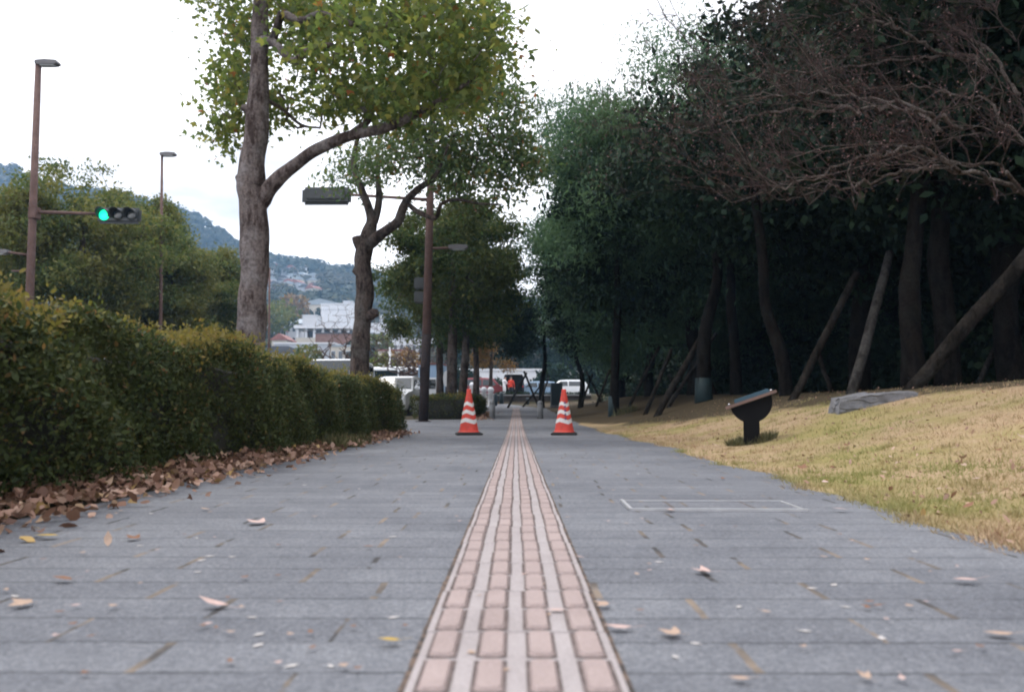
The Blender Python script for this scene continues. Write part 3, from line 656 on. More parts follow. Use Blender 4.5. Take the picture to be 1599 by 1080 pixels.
# ------------------------------------------------------------------ the wood on the right
GW = 'dark evergreen trees of the wood on the right'
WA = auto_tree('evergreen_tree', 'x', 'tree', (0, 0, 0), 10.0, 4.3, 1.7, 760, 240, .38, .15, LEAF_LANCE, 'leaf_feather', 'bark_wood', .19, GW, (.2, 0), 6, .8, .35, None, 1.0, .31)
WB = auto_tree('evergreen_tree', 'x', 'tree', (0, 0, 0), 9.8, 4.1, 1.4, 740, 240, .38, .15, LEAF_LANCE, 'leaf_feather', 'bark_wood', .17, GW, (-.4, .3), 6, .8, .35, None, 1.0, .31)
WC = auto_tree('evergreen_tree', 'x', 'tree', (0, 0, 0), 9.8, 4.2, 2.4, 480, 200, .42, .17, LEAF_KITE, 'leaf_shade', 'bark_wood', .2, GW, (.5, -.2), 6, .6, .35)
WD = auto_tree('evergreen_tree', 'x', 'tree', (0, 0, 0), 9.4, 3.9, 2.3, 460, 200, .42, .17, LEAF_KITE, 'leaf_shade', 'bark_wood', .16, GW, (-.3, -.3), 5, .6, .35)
wood = [  # source, x, y, turn, scale, height scale, label
    (WA, 4.9, 22.0, .4, 1.02, .97, 'tall feathery green tree whose rounded crown bulges highest over the path edge'),
    (WB, 4.7, 28.0, 2.1, 1.0, .92, 'feathery dark tree whose crown hangs farthest left over the path'),
    (WC, 7.3, 17.0, 1.0, 1.0, .98, 'dark broad-leaved tree behind the tip of the bare reddish branches'),
    (WD, 7.2, 11.6, 3.0, 1.0, .94, 'dark tree rising behind the grey stone block on the grass'),
    (WB, 4.6, 35.0, 4.0, .95, .9, 'dark tree standing behind the teal utility box'),
    (WC, 8.6, 8.6, 2.2, 1.0, .9, None), (WA, 10.5, 24.0, 3.3, 1.0, .95, None), (WD, 11.0, 18.0, .3, 1.05, 1.1, None),
    (WC, 11.8, 13.0, 4.1, 1.05, 1.1, None), (WB, 9.8, 31.0, 5.0, 1.0, .95, None), (WD, 15.5, 16.0, 2.6, 1.15, 1.2, None),
    (WC, 15.5, 23.0, 5.3, 1.15, 1.15, None), (WA, 14.5, 31.0, 1.2, 1.1, 1.0, None), (WD, 14.0, 9.0, 1.7, 1.15, 1.1, None),
    (WC, 8.6, 38.0, 3.6, 1.0, .95, None), (WD, 18.5, 12.0, 4.4, 1.2, 1.2, None), (WA, 19.5, 27.0, .9, 1.2, 1.1, None), (WB, 13.0, 39.0, .6, 1.1, 1.0, None)]
seen = set()
for src, x, y, rz, s, hs, lab in wood:
    o = src if id(src) not in seen else copy_tree(src); seen.add(id(src))
    place(o, x, y, rz, s, lab or 'dark evergreen tree deep in the shaded wood behind the grass bank', s * hs)
# young trees at the path's far right side, held by crossed poles
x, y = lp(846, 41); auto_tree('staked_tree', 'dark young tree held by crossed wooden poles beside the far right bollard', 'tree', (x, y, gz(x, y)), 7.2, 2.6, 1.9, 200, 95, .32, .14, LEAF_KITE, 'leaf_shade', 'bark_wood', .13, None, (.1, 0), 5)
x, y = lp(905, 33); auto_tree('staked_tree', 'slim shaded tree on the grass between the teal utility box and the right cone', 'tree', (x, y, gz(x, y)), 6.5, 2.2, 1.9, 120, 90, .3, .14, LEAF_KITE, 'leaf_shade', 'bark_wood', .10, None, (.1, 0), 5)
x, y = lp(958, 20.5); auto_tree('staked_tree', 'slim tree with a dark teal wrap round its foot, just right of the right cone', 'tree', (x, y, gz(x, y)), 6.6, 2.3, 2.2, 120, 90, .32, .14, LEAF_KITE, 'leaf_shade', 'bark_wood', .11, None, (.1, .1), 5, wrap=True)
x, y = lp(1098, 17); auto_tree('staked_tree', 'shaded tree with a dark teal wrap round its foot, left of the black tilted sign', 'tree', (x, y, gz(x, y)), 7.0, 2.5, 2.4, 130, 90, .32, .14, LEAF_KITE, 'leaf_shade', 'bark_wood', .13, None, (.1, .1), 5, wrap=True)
# bare trunks that lean and fork inside the wood
def trunk_tree(pts, r, Y, label):
    P = [at(a, b, Y + dy) for a, b, dy in pts]; b0 = P[0]; z0 = gz(b0.x, b0.y); o = empty('evergreen_tree', (b0.x, b0.y, z0), 0, label, 'tree', GW)
    sk = Skel(); q = [np.array(tuple(p - Vector((b0.x, b0.y, z0)))) for p in P]; q[0][2] = -.2; sp = spline(q, 5); sk.chain(sp, rads([r * 1.2, r, r * .85, r * .7], len(sp)))
    top = sp[-1]; C = ell(top + np.array([0, .6, .9]), (1.9, 1.9, 1.3), 90, .3); sk.grow(C, .5, .1, .05, len(sp) - 3); sk.build('trunk', M['bark_wood'], o, .01, .42, r * .6, 8, .07)
    link('crown', np_mesh('crown', clump_leaves(C, 90, .4, LEAF_KITE, .15, .6, .4), 4, M['leaf_shade']), o)
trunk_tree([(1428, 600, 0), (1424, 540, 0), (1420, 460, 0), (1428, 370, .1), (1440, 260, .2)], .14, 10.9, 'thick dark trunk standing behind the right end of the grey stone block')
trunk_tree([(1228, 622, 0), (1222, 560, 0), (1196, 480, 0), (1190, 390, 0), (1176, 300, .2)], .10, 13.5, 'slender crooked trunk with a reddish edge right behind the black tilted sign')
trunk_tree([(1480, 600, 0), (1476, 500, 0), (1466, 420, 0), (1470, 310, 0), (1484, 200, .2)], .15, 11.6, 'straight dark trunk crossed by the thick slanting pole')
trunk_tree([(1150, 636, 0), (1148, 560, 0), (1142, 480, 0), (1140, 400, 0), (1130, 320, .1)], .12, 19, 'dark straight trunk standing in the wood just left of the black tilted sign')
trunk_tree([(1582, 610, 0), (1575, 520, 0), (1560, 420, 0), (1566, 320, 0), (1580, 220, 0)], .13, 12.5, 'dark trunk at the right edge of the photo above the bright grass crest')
# support poles leaning against the trees
GP = 'wooden support poles leaning in the wood'
def prop(a, b, Ya, Yb, r, label, mat='pole_wood', grp=GP):
    p = at(a[0], a[1], Ya); q = at(b[0], b[1], Yb); z0 = gz(p.x, p.y); p.z = z0 - .05
    mb = MB(); n = 7; pts = [p + (q - p) * (i / (n - 1)) + Vector(rng.normal(size=3) * r * .12) for i in range(n)]
    off = Vector((p.x, p.y, z0)); mb.tube([t - off for t in pts], rads([r, r * .95, r * .88], n), 9, True, True, .05)
    o = mb.build('support_pole', M[mat], None, off); tag(o, label, 'support pole', grp)
prop((1420, 590), (1612, 385), 9.6, 8.8, .085, 'thickest slanting pole, running up out of the right edge of the photo')
prop((1327, 615), (1390, 395), 10.6, 12.0, .07, 'pale weathered pole standing up behind the grey stone block', 'pole_pale')
prop((1234, 616), (1338, 425), 12.0, 12.6, .062, 'long slanting pole rising behind and right of the black tilted sign')
prop((1022, 655), (1110, 500), 16.5, 17.5, .07, 'thick dark pole slanting right, nearer of the leaning pair left of the black sign')
prop((1040, 640), (1118, 520), 18.5, 18.5, .045, 'thin pole slanting right behind the thick leaning one')
prop((1006, 655), (1048, 545), 18, 18.6, .05, 'short pole slanting right at the left of the leaning pair')
prop((976, 636), (1030, 540), 21, 21.5, .045, 'dark pole slanting right behind the teal-wrapped trunk by the right cone')
prop((1520, 580), (1590, 460), 13, 13.4, .045, 'thin pale pole slanting right beyond the thickest slanting pole', 'pole_pale')
prop((792, 630), (822, 582), 40, 40.6, .058, 'left pole of the crossed pair propping the young tree at the end of the path')
prop((842, 608), (818, 580), 40.8, 40.2, .058, 'short pole crossing the top of the left pole at the end of the path')
prop((815, 622), (846, 600), 42, 41.5, .048, 'low pole slanting right between the crossed poles and the young trunk')
prop((840, 632), (857, 588), 39, 40, .05, 'pale pole leaning right above the far right bollard', 'pole_pale')
for k, (a, b, Ya, Yb) in enumerate((((905, 628), (925, 585), 32, 32.5), ((940, 620), (916, 580), 34, 33.5), ((930, 622), (952, 578), 30, 30.4), ((1062, 630), (1044, 585), 25, 25), ((1085, 625), (1110, 575), 24, 24.5), ((1300, 600), (1275, 545), 16, 16.5), ((1120, 622), (1100, 575), 24, 24.3))):
    prop(a, b, Ya, Yb, .05, 'small dark pole among the shaded trunks of the wood')
# undergrowth closing the back of the wood
uC = np.concatenate([np.stack([rng.uniform(17, 24, 900), rng.uniform(2, 46, 900), np.zeros(900)], 1), np.stack([rng.uniform(5.5, 20, 420), rng.uniform(40, 50, 420), np.zeros(420)], 1), np.stack([rng.uniform(9.5, 17, 1100), rng.uniform(5, 40, 1100), np.zeros(1100)], 1)])
uC[:, 2] = ground_z(uC[:, 0], uC[:, 1]) + 3.6 * rng.random(len(uC)) ** 1.3
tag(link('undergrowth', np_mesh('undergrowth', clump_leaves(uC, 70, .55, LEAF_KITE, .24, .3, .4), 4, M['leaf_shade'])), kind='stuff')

# the bare tree whose branches reach in from the right --------------------------------------
def bare_tree():
    b = Vector((5.6, 7.6, 0)); b.z = gz(b.x, b.y); o = empty('bare_tree', b, 0, 'leafless tree reaching pale and reddish branches in from the right', 'tree'); off = np.array(tuple(b))
    sk = Skel(); mb_t = np.array
    tk = spline([(0, 0, -.2), (-.05, 0, .5), (.02, .05, 1.0), (0, 0, 1.5)], 4); sk.chain(tk, rads([.2, .17, .16, .15], len(tk)))
    limbs = [  # in photo pixels with depth
        ([(1660, 350, 7.4), (1599, 302, 7.2), (1540, 280, 7.0), (1470, 262, 6.9), (1410, 268, 6.8), (1350, 285, 6.7), (1290, 300, 6.6), (1230, 312, 6.5)], .055),
        ([(1660, 300, 7.6), (1599, 222, 7.6), (1545, 212, 7.6), (1500, 202, 7.5), (1440, 205, 7.4), (1385, 215, 7.3), (1330, 230, 7.2), (1250, 262, 7.1), (1170, 290, 7.0)], .05),
        ([(1650, 250, 7.8), (1590, 150, 8.0), (1540, 115, 8.1), (1500, 88, 8.2), (1430, 74, 8.2), (1370, 66, 8.2), (1290, 60, 8.3), (1210, 66, 8.3), (1120, 70, 8.2), (1060, 90, 8.2)], .055),
        ([(1640, 220, 8.0), (1599, 95, 7.8), (1570, 50, 7.7), (1545, 20, 7.6), (1520, -30, 7.5), (1480, -90, 7.4)], .075),
        ([(1510, 95, 8.2), (1440, 70, 7.7), (1400, 45, 7.4), (1360, 30, 7.2), (1320, 5, 7.0), (1290, -10, 7.0)], .032),
        ([(1540, 110, 8.1), (1500, 85, 8.6), (1420, 92, 8.9), (1340, 104, 9.0), (1260, 112, 9.0), (1180, 120, 9.0), (1100, 110, 9.0), (1045, 125, 9.0)], .032),
        ([(1500, 202, 7.5), (1440, 175, 7.2), (1360, 172, 7.0), (1290, 172, 6.9), (1210, 176, 6.8), (1150, 188, 6.8), (1090, 200, 6.8), (1040, 208, 6.8)], .035),
        ([(1470, 205, 7.4), (1420, 165, 7.8), (1330, 150, 8.1), (1250, 145, 8.3), (1170, 150, 8.4), (1100, 165, 8.4)], .03),
        ([(1500, 268, 6.9), (1440, 232, 6.6), (1380, 240, 6.4), (1310, 262, 6.3), (1240, 285, 6.3), (1170, 305, 6.3), (1120, 300, 6.3)], .03),
        ([(1599, 302, 7.2), (1560, 262, 6.7), (1480, 248, 6.4), (1400, 240, 6.2), (1330, 245, 6.1)], .03),
        ([(1590, 150, 8.0), (1560, 100, 8.5), (1500, 40, 9.0), (1420, 10, 9.3), (1330, 20, 9.4), (1240, 30, 9.4), (1150, 40, 9.4)], .035),
        ([(1599, 222, 7.6), (1540, 160, 8.4), (1460, 140, 8.8), (1380, 135, 9.0), (1280, 132, 9.1)], .03)]
    for k, (pp, r) in enumerate(limbs):
        q = [np.array(tuple(at(x, y, Y))) - off for x, y, Y in pp]
        if k < 4:
            st = np.array([0, 0, 1.45]); q = [st, (st + q[0]) / 2 + np.array([.1, 0, .15])] + q
        s2 = spline(q, 6)
        s2 = [p + rng.normal(size=3) * .02 * (1 if i > 2 else 0) for i, p in enumerate(s2)]
        par = sk.near(s2[0]); sk.chain(s2, rads([r * .62, r * .48, r * .34, r * .22, r * .10], len(s2)), par)
    prim = [c for c in sk.chains[1:]]
    # side shoots: mostly carried on towards the left, spreading level
    def shoots(chains, n, L, r, spread, out):
        for ch in chains:
            for _ in range(n):
                i = ch[rng.integers(max(2, len(ch) // 5), len(ch))]; p0 = sk.P[i]; d0 = sk.P[i] - sk.P[sk.par[i]]; d0 = d0 / max(np.linalg.norm(d0), 1e-6)
                d = d0 * .75 + rng.normal(size=3) * spread + np.array([-.28, -.05, .15]); d /= np.linalg.norm(d); l = L * rng.uniform(.5, 1.3); m = 5; pts = []; p = p0
                for k in range(m):
                    d = d + rng.normal(size=3) * .22 + np.array([-.03, 0, .045]); lowest = CAMZ + .25 * (p[1] + off[1]) - off[2]
                    if p[2] < lowest + .12: d[2] = abs(d[2]) + .25
                    d /= np.linalg.norm(d); p = p + d * l / m; pts.append(p)
                rr = min(r, sk.fix[i] * .75 if sk.fix[i] > 0 else r)
                out.append(sk.chain(pts, rads([rr, rr * .8, rr * .45], m), i))
    c2, c3, c4 = [], [], []
    shoots(prim, 8, .9, .0056, .32, c2); shoots(c2, 6, .5, .0036, .42, c3); shoots(c3, 4, .3, .0022, .5, c4)
    print('bare tree chains', len(sk.chains))
    mt, tw = MB(), MB(); big = set(map(id, [sk.chains[0]] + prim + c2))
    for ch in sk.chains:
        pts = [sk.P[i] for i in ch]; rr = [sk.fix[i] for i in ch]; rr[0] = min(rr[0], rr[1] * 1.4)
        (mt if id(ch) in big else tw).tube(pts, rr, 10 if max(rr) > .04 else 6 if max(rr) > .012 else 4 if max(rr) > .005 else 3, True, True, .05 if max(rr) > .03 else 0)
    mt.build('trunk', M['bark_red'], o); t = tw.build('twigs', M['twig_red'], o)
    tips = np.array([sk.P[c[-1]] for c in c4 + c3]); tips = tips[(tips[:, 0] + off[0] < 4.4)]
    tips = tips[rng.random(len(tips)) < .6]
    link('seed_heads', np_mesh('seed_heads', leaves(np.repeat(tips, 6, 0) + rng.normal(size=(len(tips) * 6, 3)) * .05, LEAF_KITE, .018, .1, .3), 4, M['seed']), o)
bare_tree()

# ------------------------------------------------------------------ hedges
def hedge(name, label, x0, x1, y0, y1, hfun, n, size0, shoots, loc):
    o = empty(name, loc, 0, label, 'hedge'); L = Vector(loc)
    def wob(y, k): return .06 * math.sin(y * 2.1 + k) + .04 * math.sin(y * 5.3 + 2 * k)
    # opaque dark core added inside the leaves to block light
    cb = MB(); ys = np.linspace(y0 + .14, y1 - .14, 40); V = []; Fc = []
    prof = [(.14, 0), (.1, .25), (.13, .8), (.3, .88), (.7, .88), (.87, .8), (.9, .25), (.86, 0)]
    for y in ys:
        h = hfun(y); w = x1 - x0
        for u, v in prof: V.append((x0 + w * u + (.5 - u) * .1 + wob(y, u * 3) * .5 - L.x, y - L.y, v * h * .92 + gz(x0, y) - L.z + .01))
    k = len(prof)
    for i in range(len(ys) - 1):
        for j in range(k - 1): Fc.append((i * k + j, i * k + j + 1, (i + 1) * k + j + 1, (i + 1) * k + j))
    Fc.append(tuple(range(k))); Fc.append(tuple(range((len(ys) - 1) * k, len(ys) * k))); cb.add(V, Fc, True); cb.build('light_block_core', M['core'], o)
    # leaves over top, front, back and ends: more where the hedge is nearest the path's near end
    def pts(n, top_only=False):
        y = y0 + (y1 - y0) * rng.random(n) ** 1.35; u = rng.random(n); out = np.zeros((n, 3)); w = x1 - x0
        for i in range(n):
            h = hfun(y[i]); s = u[i]
            if top_only or s < .36: a = rng.random(); x = x0 + w * a; e = max(0, abs(a - .5) - .36) / .14; z = h * (1 - .10 * e * e) - abs(rng.normal()) * .05; nd = 0
            elif s < .88: a = rng.random() ** .85; x = x1 - abs(rng.normal()) * .06 - .05 * (1 - math.sin(min(1, a) * 2.6)); z = .03 + (h - .06) * a
            elif s < .93: x = x0 + abs(rng.normal()) * .06; z = h * rng.random()
            else:
                x = x0 + w * rng.random(); z = h * (rng.random() ** .8) * .97; y[i] = (y1 if (rng.random() < .6) else y0) + (abs(rng.normal()) * .06) * (-1 if y[i] > (y0 + y1) / 2 else 1)
                y[i] = min(max(y[i], y0), y1)
            x += wob(y[i], z * 4) + rng.normal() * .025
            out[i] = (x - L.x, y[i] - L.y, max(.02, z + wob(y[i] * 1.7, x * 3) * .5) + gz(x1, y[i]) - L.z)
        return out
    C = pts(n); gap = np.sin(C[:, 1] * 9 + C[:, 2] * 7) + np.sin(C[:, 0] * 11 + C[:, 2] * 13 - C[:, 1] * 5); C = C[(gap > -.65) | (rng.random(len(C)) < .3)]; nz_ = len(C) // 3
    link('foliage', np_mesh('foliage', np.concatenate([leaves(C[:nz_], LEAF_OVAL, size0 * 1.25, -.5, .5), leaves(C[nz_:], LEAF_OVAL, size0 * .82, -.5, .5)]), 6, M['leaf_hedge']), o)
    T = pts(shoots, True); T[:, 2] += .01; T = T[rng.random(len(T)) < .45 + .5 * np.sin(T[:, 1] * 3.1 + np.sin(T[:, 0] * 5) * 2)]
    up = rng.random(len(T)) ** 3.2 * .11; T = np.repeat(T, 6, 0); up = np.repeat(up, 6) * np.tile(np.arange(6) / 5, len(T) // 6)
    T = T + rng.normal(size=T.shape) * .014; T[:, 2] += up
    link('new_shoots', np_mesh('new_shoots', leaves(T, LEAF_OVAL, size0 * 1.02, -.9, .3), 6, M['leaf_shoot']), o)
    return o
hedge('hedge', 'long clipped dark green hedge with yellowish tips beside brown leaf litter', -2.95, -1.84, 1.2, 13.3, lambda y: .89 - .013 * y + .03 * math.sin(y * 1.3) + .02 * math.sin(y * 3.7 + 1), 270000, .025, 24000, (-2.4, 7.0, 0))
hedge('hedge', 'low far hedge behind the left traffic cone', -2.9, -1.12, 22.4, 28.5, lambda y: .62 + .03 * math.sin(y * 2), 26000, .05, 500, (-2.0, 25, .2))
# ------------------------------------------------------------------ leaf litter, fallen leaves, lawn grass
n = 8000; ly_ = 1.3 + 11.8 * rng.random(n) ** 1.5; lx_ = -1.9 + np.abs(rng.normal(size=n)) * .16 * (1.25 - ly_ * .04) - .28 * rng.random(n); lx_[rng.random(n) < .035] += .25
hh = np.clip(.075 * (1 - np.abs(lx_ + 1.95) / .4), 0, .09) * rng.random(n) + .012
C = np.stack([lx_, ly_, ground_z(-1.7, ly_) + hh + .01], 1); sz = .058
h_ = len(C) // 3; WIDE = LEAF_LOBED * np.array([1.15, 1, 1]); OV8 = np.array([(0, 0, 0), (.24, .16, .05), (.36, .42, .03), (.24, .74, .04), (0, 1, -.05), (-.24, .74, .02), (-.36, .42, .05), (-.24, .16, .03)])
Vl = np.concatenate([leaves(C[:h_], WIDE, .042, .0, 1.3, .5), leaves(C[h_:], OV8, .044, .0, 1.3, .7)]); tag(link('leaf_litter', np_mesh('leaf_litter', Vl, 8, M['leaf_litter'])), kind='stuff')
n = 700; ly_ = rng.uniform(21, 29, n); C = np.stack([-1.0 + rng.normal(size=n) * .14, ly_, ground_z(-1, ly_) + .025], 1)
tag(link('leaf_litter', np_mesh('leaf_litter', leaves(C, LEAF_OVAL, .08, 0, .9, .6), 6, M['leaf_litter'])), kind='stuff')
def leaf_mesh(shape, curl, c1, c2, stem=True, nm='fallen_leaf'):
    m, t, b, o = nt(nm + '_colour'); v = objco(t, (14, 14, 14)); c = ramp(t, noise(t, v, 1.5, 5, .65), [(.3, c1), (.7, c2)]); t.links.new(c, b.inputs['Base Color']); b.inputs['Roughness'].default_value = .75; b.inputs['Specular IOR Level'].default_value = .2
    # a curled blade: outline ring plus midrib, both halves raised
    n = len(shape); out = [(p[0], p[1]) for p in shape]; mb = MB(); V = []; Fc = []
    for x, y in out: V.append((x, y - .5, curl * (x * x * 1.6 + (y - .5) ** 2 * .9) + .01 * math.sin(9 * x + 7 * y)))
    V.append((0, -.1, .0)); c_ = n
    for i in range(n): Fc.append((i, (i + 1) % n, c_))
    if stem: V += [(-.015, -.5, .02), (.015, -.5, .02), (.06, -.95, .10), (.03, -.95, .10)]; Fc.append((n + 1, n + 2, n + 3, n + 4))
    mb.add(V, Fc, False); me = mb.mesh('fallen_leaf', m, False); return me
PK, BR, YL, TN, WH = ((.40, .27, .24), (.54, .41, .37)), ((.13, .06, .035), (.26, .14, .085)), ((.33, .21, .04), (.46, .33, .08)), ((.29, .20, .145), (.46, .34, .265)), ((.36, .34, .33), (.54, .51, .49))
LM = {}
def lmesh(kind, curl, colr):
    k = (kind, curl, colr)
    if k not in LM: LM[k] = leaf_mesh({'oval': LEAF_OVAL, 'lobed': LEAF_LOBED, 'kite': LEAF_KITE}[kind], curl, *colr, stem=(kind != 'kite'))
    return LM[k]
def fallen(px, py, wpx, kind, curl, colr, label, grp, rz=None, tilt=0.0):
    p = gpoint(px, py); s = wpx * p.y / F * (.78 if kind == 'lobed' else 1.0); curl = curl * .4 if len(label) % 2 else -curl * .3
    o = link('fallen_leaf', lmesh(kind, curl, colr)); on_path = edge_l(p.y) - .5 < p.x < edge_r(p.y)
    z = gz(p.x, p.y) + (.012 if on_path else .03) - (.006 if kind == 'kite' else 0); o.location = (p.x, p.y, z + .004 + .25 * s * math.sin(tilt) + (.10 * s if curl < 0 and kind != 'kite' else 0)); o.scale = (s, s, s)
    o.rotation_euler = (tilt, 0, rng.uniform(0, 6.28) if rz is None else rz); tag(o, label, 'leaf', grp)
GF = 'leaves fallen on the grey paving'
for a in [(332, 958, 50, 'oval', .9, PK, 'plump pinkish dry leaf domed up on the paving left of the tactile strip', GF, 1.5, .25),
          (30, 956, 44, 'lobed', .5, TN, 'tan curled leaf at the left edge of the paving', GF, 1.3, .15), (97, 917, 36, 'oval', .8, BR, 'small reddish brown leaf right of the tan curled one', GF, 1.4, .1),
          (168, 856, 26, 'oval', .7, TN, 'pale tan leaf standing upright on the paving near the hedge', GF, .5, 1.1), (205, 849, 30, 'lobed', .6, BR, 'dark brown crumpled leaf just right of the upright tan leaf', GF, 1.2, .2),
          (72, 847, 38, 'oval', .3, YL, 'long yellow leaf lying near the brown litter', GF, 1.55, 0), (608, 1017, 36, 'oval', .3, YL, 'yellow-orange leaf beside the left edge of the tactile strip', GF, 1.5, .05),
          (397, 823, 42, 'lobed', .5, PK, 'pink-brown pair-lobed leaf in the middle of the left paving', GF, 1.2, .1), (320, 801, 18, 'oval', .4, TN, 'small tan leaf halfway to the hedge', GF, 1.3, .1),
          (575, 863, 18, 'oval', .2, BR, 'thin dark brown leaf left of the tactile strip', GF, 1.57, 0), (1094, 903, 40, 'lobed', .6, PK, 'pink-red curled leaf right of the tactile strip', GF, 1.4, .1),
          (1044, 1002, 46, 'lobed', .45, TN, 'large tan leaf on the right paving near the bottom edge', GF, 1.0, .05), (965, 994, 44, 'oval', .5, PK, 'long pinkish tan leaf against the right edge of the tactile strip', GF, 1.5, .05),
          (938, 957, 34, 'lobed', .4, TN, 'tan leaf overlapping the right edge of the tactile strip', GF, 1.1, .1), (1508, 919, 38, 'oval', .3, PK, 'flat pale pink leaf at the right of the paving', GF, 1.5, 0),
          (1312, 803, 24, 'oval', .5, PK, 'pinkish leaf between the metal frame and the grass', GF, 1.5, .1), (1045, 803, 20, 'lobed', .4, PK, 'small pink leaf in front of the metal frame', GF, 1.5, .1),
          (1127, 751, 16, 'lobed', .7, BR, 'dark brown leaf beyond the metal frame', GF, 1.2, .2), (1560, 1004, 44, 'oval', .4, TN, 'tan leaf lying in a sandy joint at the right edge', GF, 1.4, 0),
          (1352, 961, 20, 'lobed', .5, BR, 'brown leaf caught in a sandy joint of the right paving', GF, 1.0, .1), (905, 881, 16, 'oval', .4, PK, 'small pink leaf on the strip edge, level with the pink-red curled leaf', GF, 1.5, .1),
          (1348, 1073, 30, 'lobed', .6, TN, 'greenish tan leaf cut by the bottom edge of the photo', GF, .7, .3), (1155, 1078, 34, 'oval', .4, TN, 'tan leaf cut by the bottom edge, right of the strip', GF, 1.5, 0),
          (868, 968, 30, 'oval', .2, PK, 'thin pink leaf lying across the raised bars of the strip', GF, 1.57, 0)]:
    fallen(*a)
GS = 'pale scraps strewn over the grey paving'
scr = [(19, 938), (400, 1018 - 0), (315, 881), (305, 935 - 90), (392, 972), (475, 760), (518, 1051), (457, 1050), (612, 972), (400, 1000), (309, 900), (365, 875), (329, 874), (610, 843), (1027, 884), (1304, 920), (1268, 925), (1361, 929), (1318, 956), (1175, 993), (1255, 994), (1527, 882), (1432, 867), (1221, 806), (1153, 956), (1005, 1002), (1058, 1036), (1430, 866), (1380, 1005), (1340, 1054), (1090, 1014), (246, 806), (232, 806), (106, 841), (560, 766), (585, 724), (700, 758), (420, 741), (215, 857), (520, 774), (640, 740), (690, 730), (1000, 742), (1090, 740), (930, 716), (980, 730)]
for x_, y_ in scr[::2] + scr[1:16:2]:
    fallen(x_ + rng.uniform(-4, 4), y_, rng.uniform(12, 19) * (y_ - 640) / 300 + 3, 'kite', .05, WH, 'small whitish scrap lying flat on the grey paving', GS)
for k in range(150):
    x_ = rng.uniform(0, 1599); y_ = 668 + 412 * rng.random() ** 1.4; p = gpoint(x_, y_)
    if edge_l(p.y) < p.x < edge_r(p.y): fallen(x_, y_, (rng.uniform(7, 15) * (y_ - 630) / 300 + 2), 'lobed' if rng.random() < .5 else 'oval', .5, (PK, BR, TN, TN)[k % 4], 'small dry brown leaf scrap on the grey paving', 'brown scraps strewn over the grey paving')
GG = 'leaves scattered on the dry grass bank'
for k in range(80):
    x_ = rng.uniform(960, 1599); y_ = rng.uniform(640, 850); p = gpoint(x_, y_)
    if p.x > edge_r(p.y) + .05 and p.y < 16: fallen(x_, y_, rng.uniform(8, 22) * (.5 + (y_ - 630) / 250), 'lobed' if k % 2 else 'oval', .7, (BR, BR, PK, TN)[k % 4], 'curled brown leaf lying on the dry grass bank', GG, None, rng.uniform(0, .6))
# grass blades on the bank
n = 210000; gyy = 1.6 + 15 * rng.random(n) ** 1.7; wmax = np.minimum(5.6, .72 * gyy + .3); gxx = edge_r(gyy) - .05 + (wmax + .2) * rng.random(n) ** .9
keep = (rng.random(n) > .93 * sst((gxx + .24 * gyy - 5.75 + .3 * np.sin(gyy * 1.9)) / .9)) & (np.sin(gxx * 3.1 + gyy * 1.7) * np.sin(gyy * 2.3 - gxx) > -.75); gxx, gyy = gxx[keep], gyy[keep]
C = np.stack([gxx, gyy, ground_z(gxx, gyy) - .003], 1); ax = np.tile(np.array([[0, 0, .75]]), (len(C), 1)) + rng.normal(size=(len(C), 3)) * np.array([.6, .6, 0])
nc = 2600; ty = 1.7 + 13 * rng.random(nc) ** 1.8; tx = edge_r(ty) - .03 + np.minimum(5.4, .7 * ty + .3) * rng.random(nc) ** 1.4
kp = rng.random(nc) > .95 * sst((tx + .24 * ty - 5.75) / .9); tx, ty = tx[kp], ty[kp]; nc = len(tx)
K = 26; cxx = np.repeat(tx, K) + rng.normal(size=nc * K) * .03; cyy = np.repeat(ty, K) + rng.normal(size=nc * K) * .03; C2 = np.stack([cxx, cyy, ground_z(cxx, cyy) - .003], 1)
ax2 = np.tile(np.array([[0, 0, .9]]), (len(C2), 1)) + np.stack([cxx - np.repeat(tx, K), cyy - np.repeat(ty, K), np.zeros(nc * K)], 1) * 14
tag(link('dry_grass', np_mesh('dry_grass', np.concatenate([leaves(C, BLADE * np.array([1.6, 1, 1]), .026, 0, .1, 0, ax), leaves(C2, BLADE * np.array([1.3, 1, 1]), .036, 0, .1, 0, ax2)]), 3, M['grass_dry'])), kind='stuff')
n = 1500; gl = 1.8 + 14 * rng.random(n) ** 1.6; gm = edge_r(gl) + np.minimum(5.0, .68 * gl) * rng.random(n); C3 = np.stack([gm, gl, ground_z(gm, gl) + .02], 1)
tag(link('leaf_crumbs', np_mesh('leaf_crumbs', leaves(C3, LEAF_OVAL, .03, 0, 1.0, .5), 6, M['leaf_litter'])), kind='stuff')
def tuft(cx, cy_, n, r, h, mat='grass_green'):
    a = rng.random(n) * 6.28; q = r * rng.random(n) ** .6; x = cx + q * np.cos(a); y = cy_ + q * np.sin(a)
    C = np.stack([x, y, ground_z(x, y)], 1); ax = np.tile(np.array([[0, 0, .9]]), (n, 1)); return leaves(C, BLADE * np.array([1, 1, 1]), h, 0, .1, 0, ax)
_p = gpoint(1174, 692); sx_, sy_ = _p.x, _p.y
tag(link('weeds', np_mesh('weeds', np.concatenate([tuft(sx_, sy_, 1300, .24, .075), tuft(2.75, 20.4, 500, .35, .16), tuft(-1.74, 7.6, 260, .12, .14), tuft(-1.72, 8.3, 200, .12, .13), tuft(-1.75, 9.1, 160, .1, .12)]), 3, M['grass_green'])), kind='stuff')
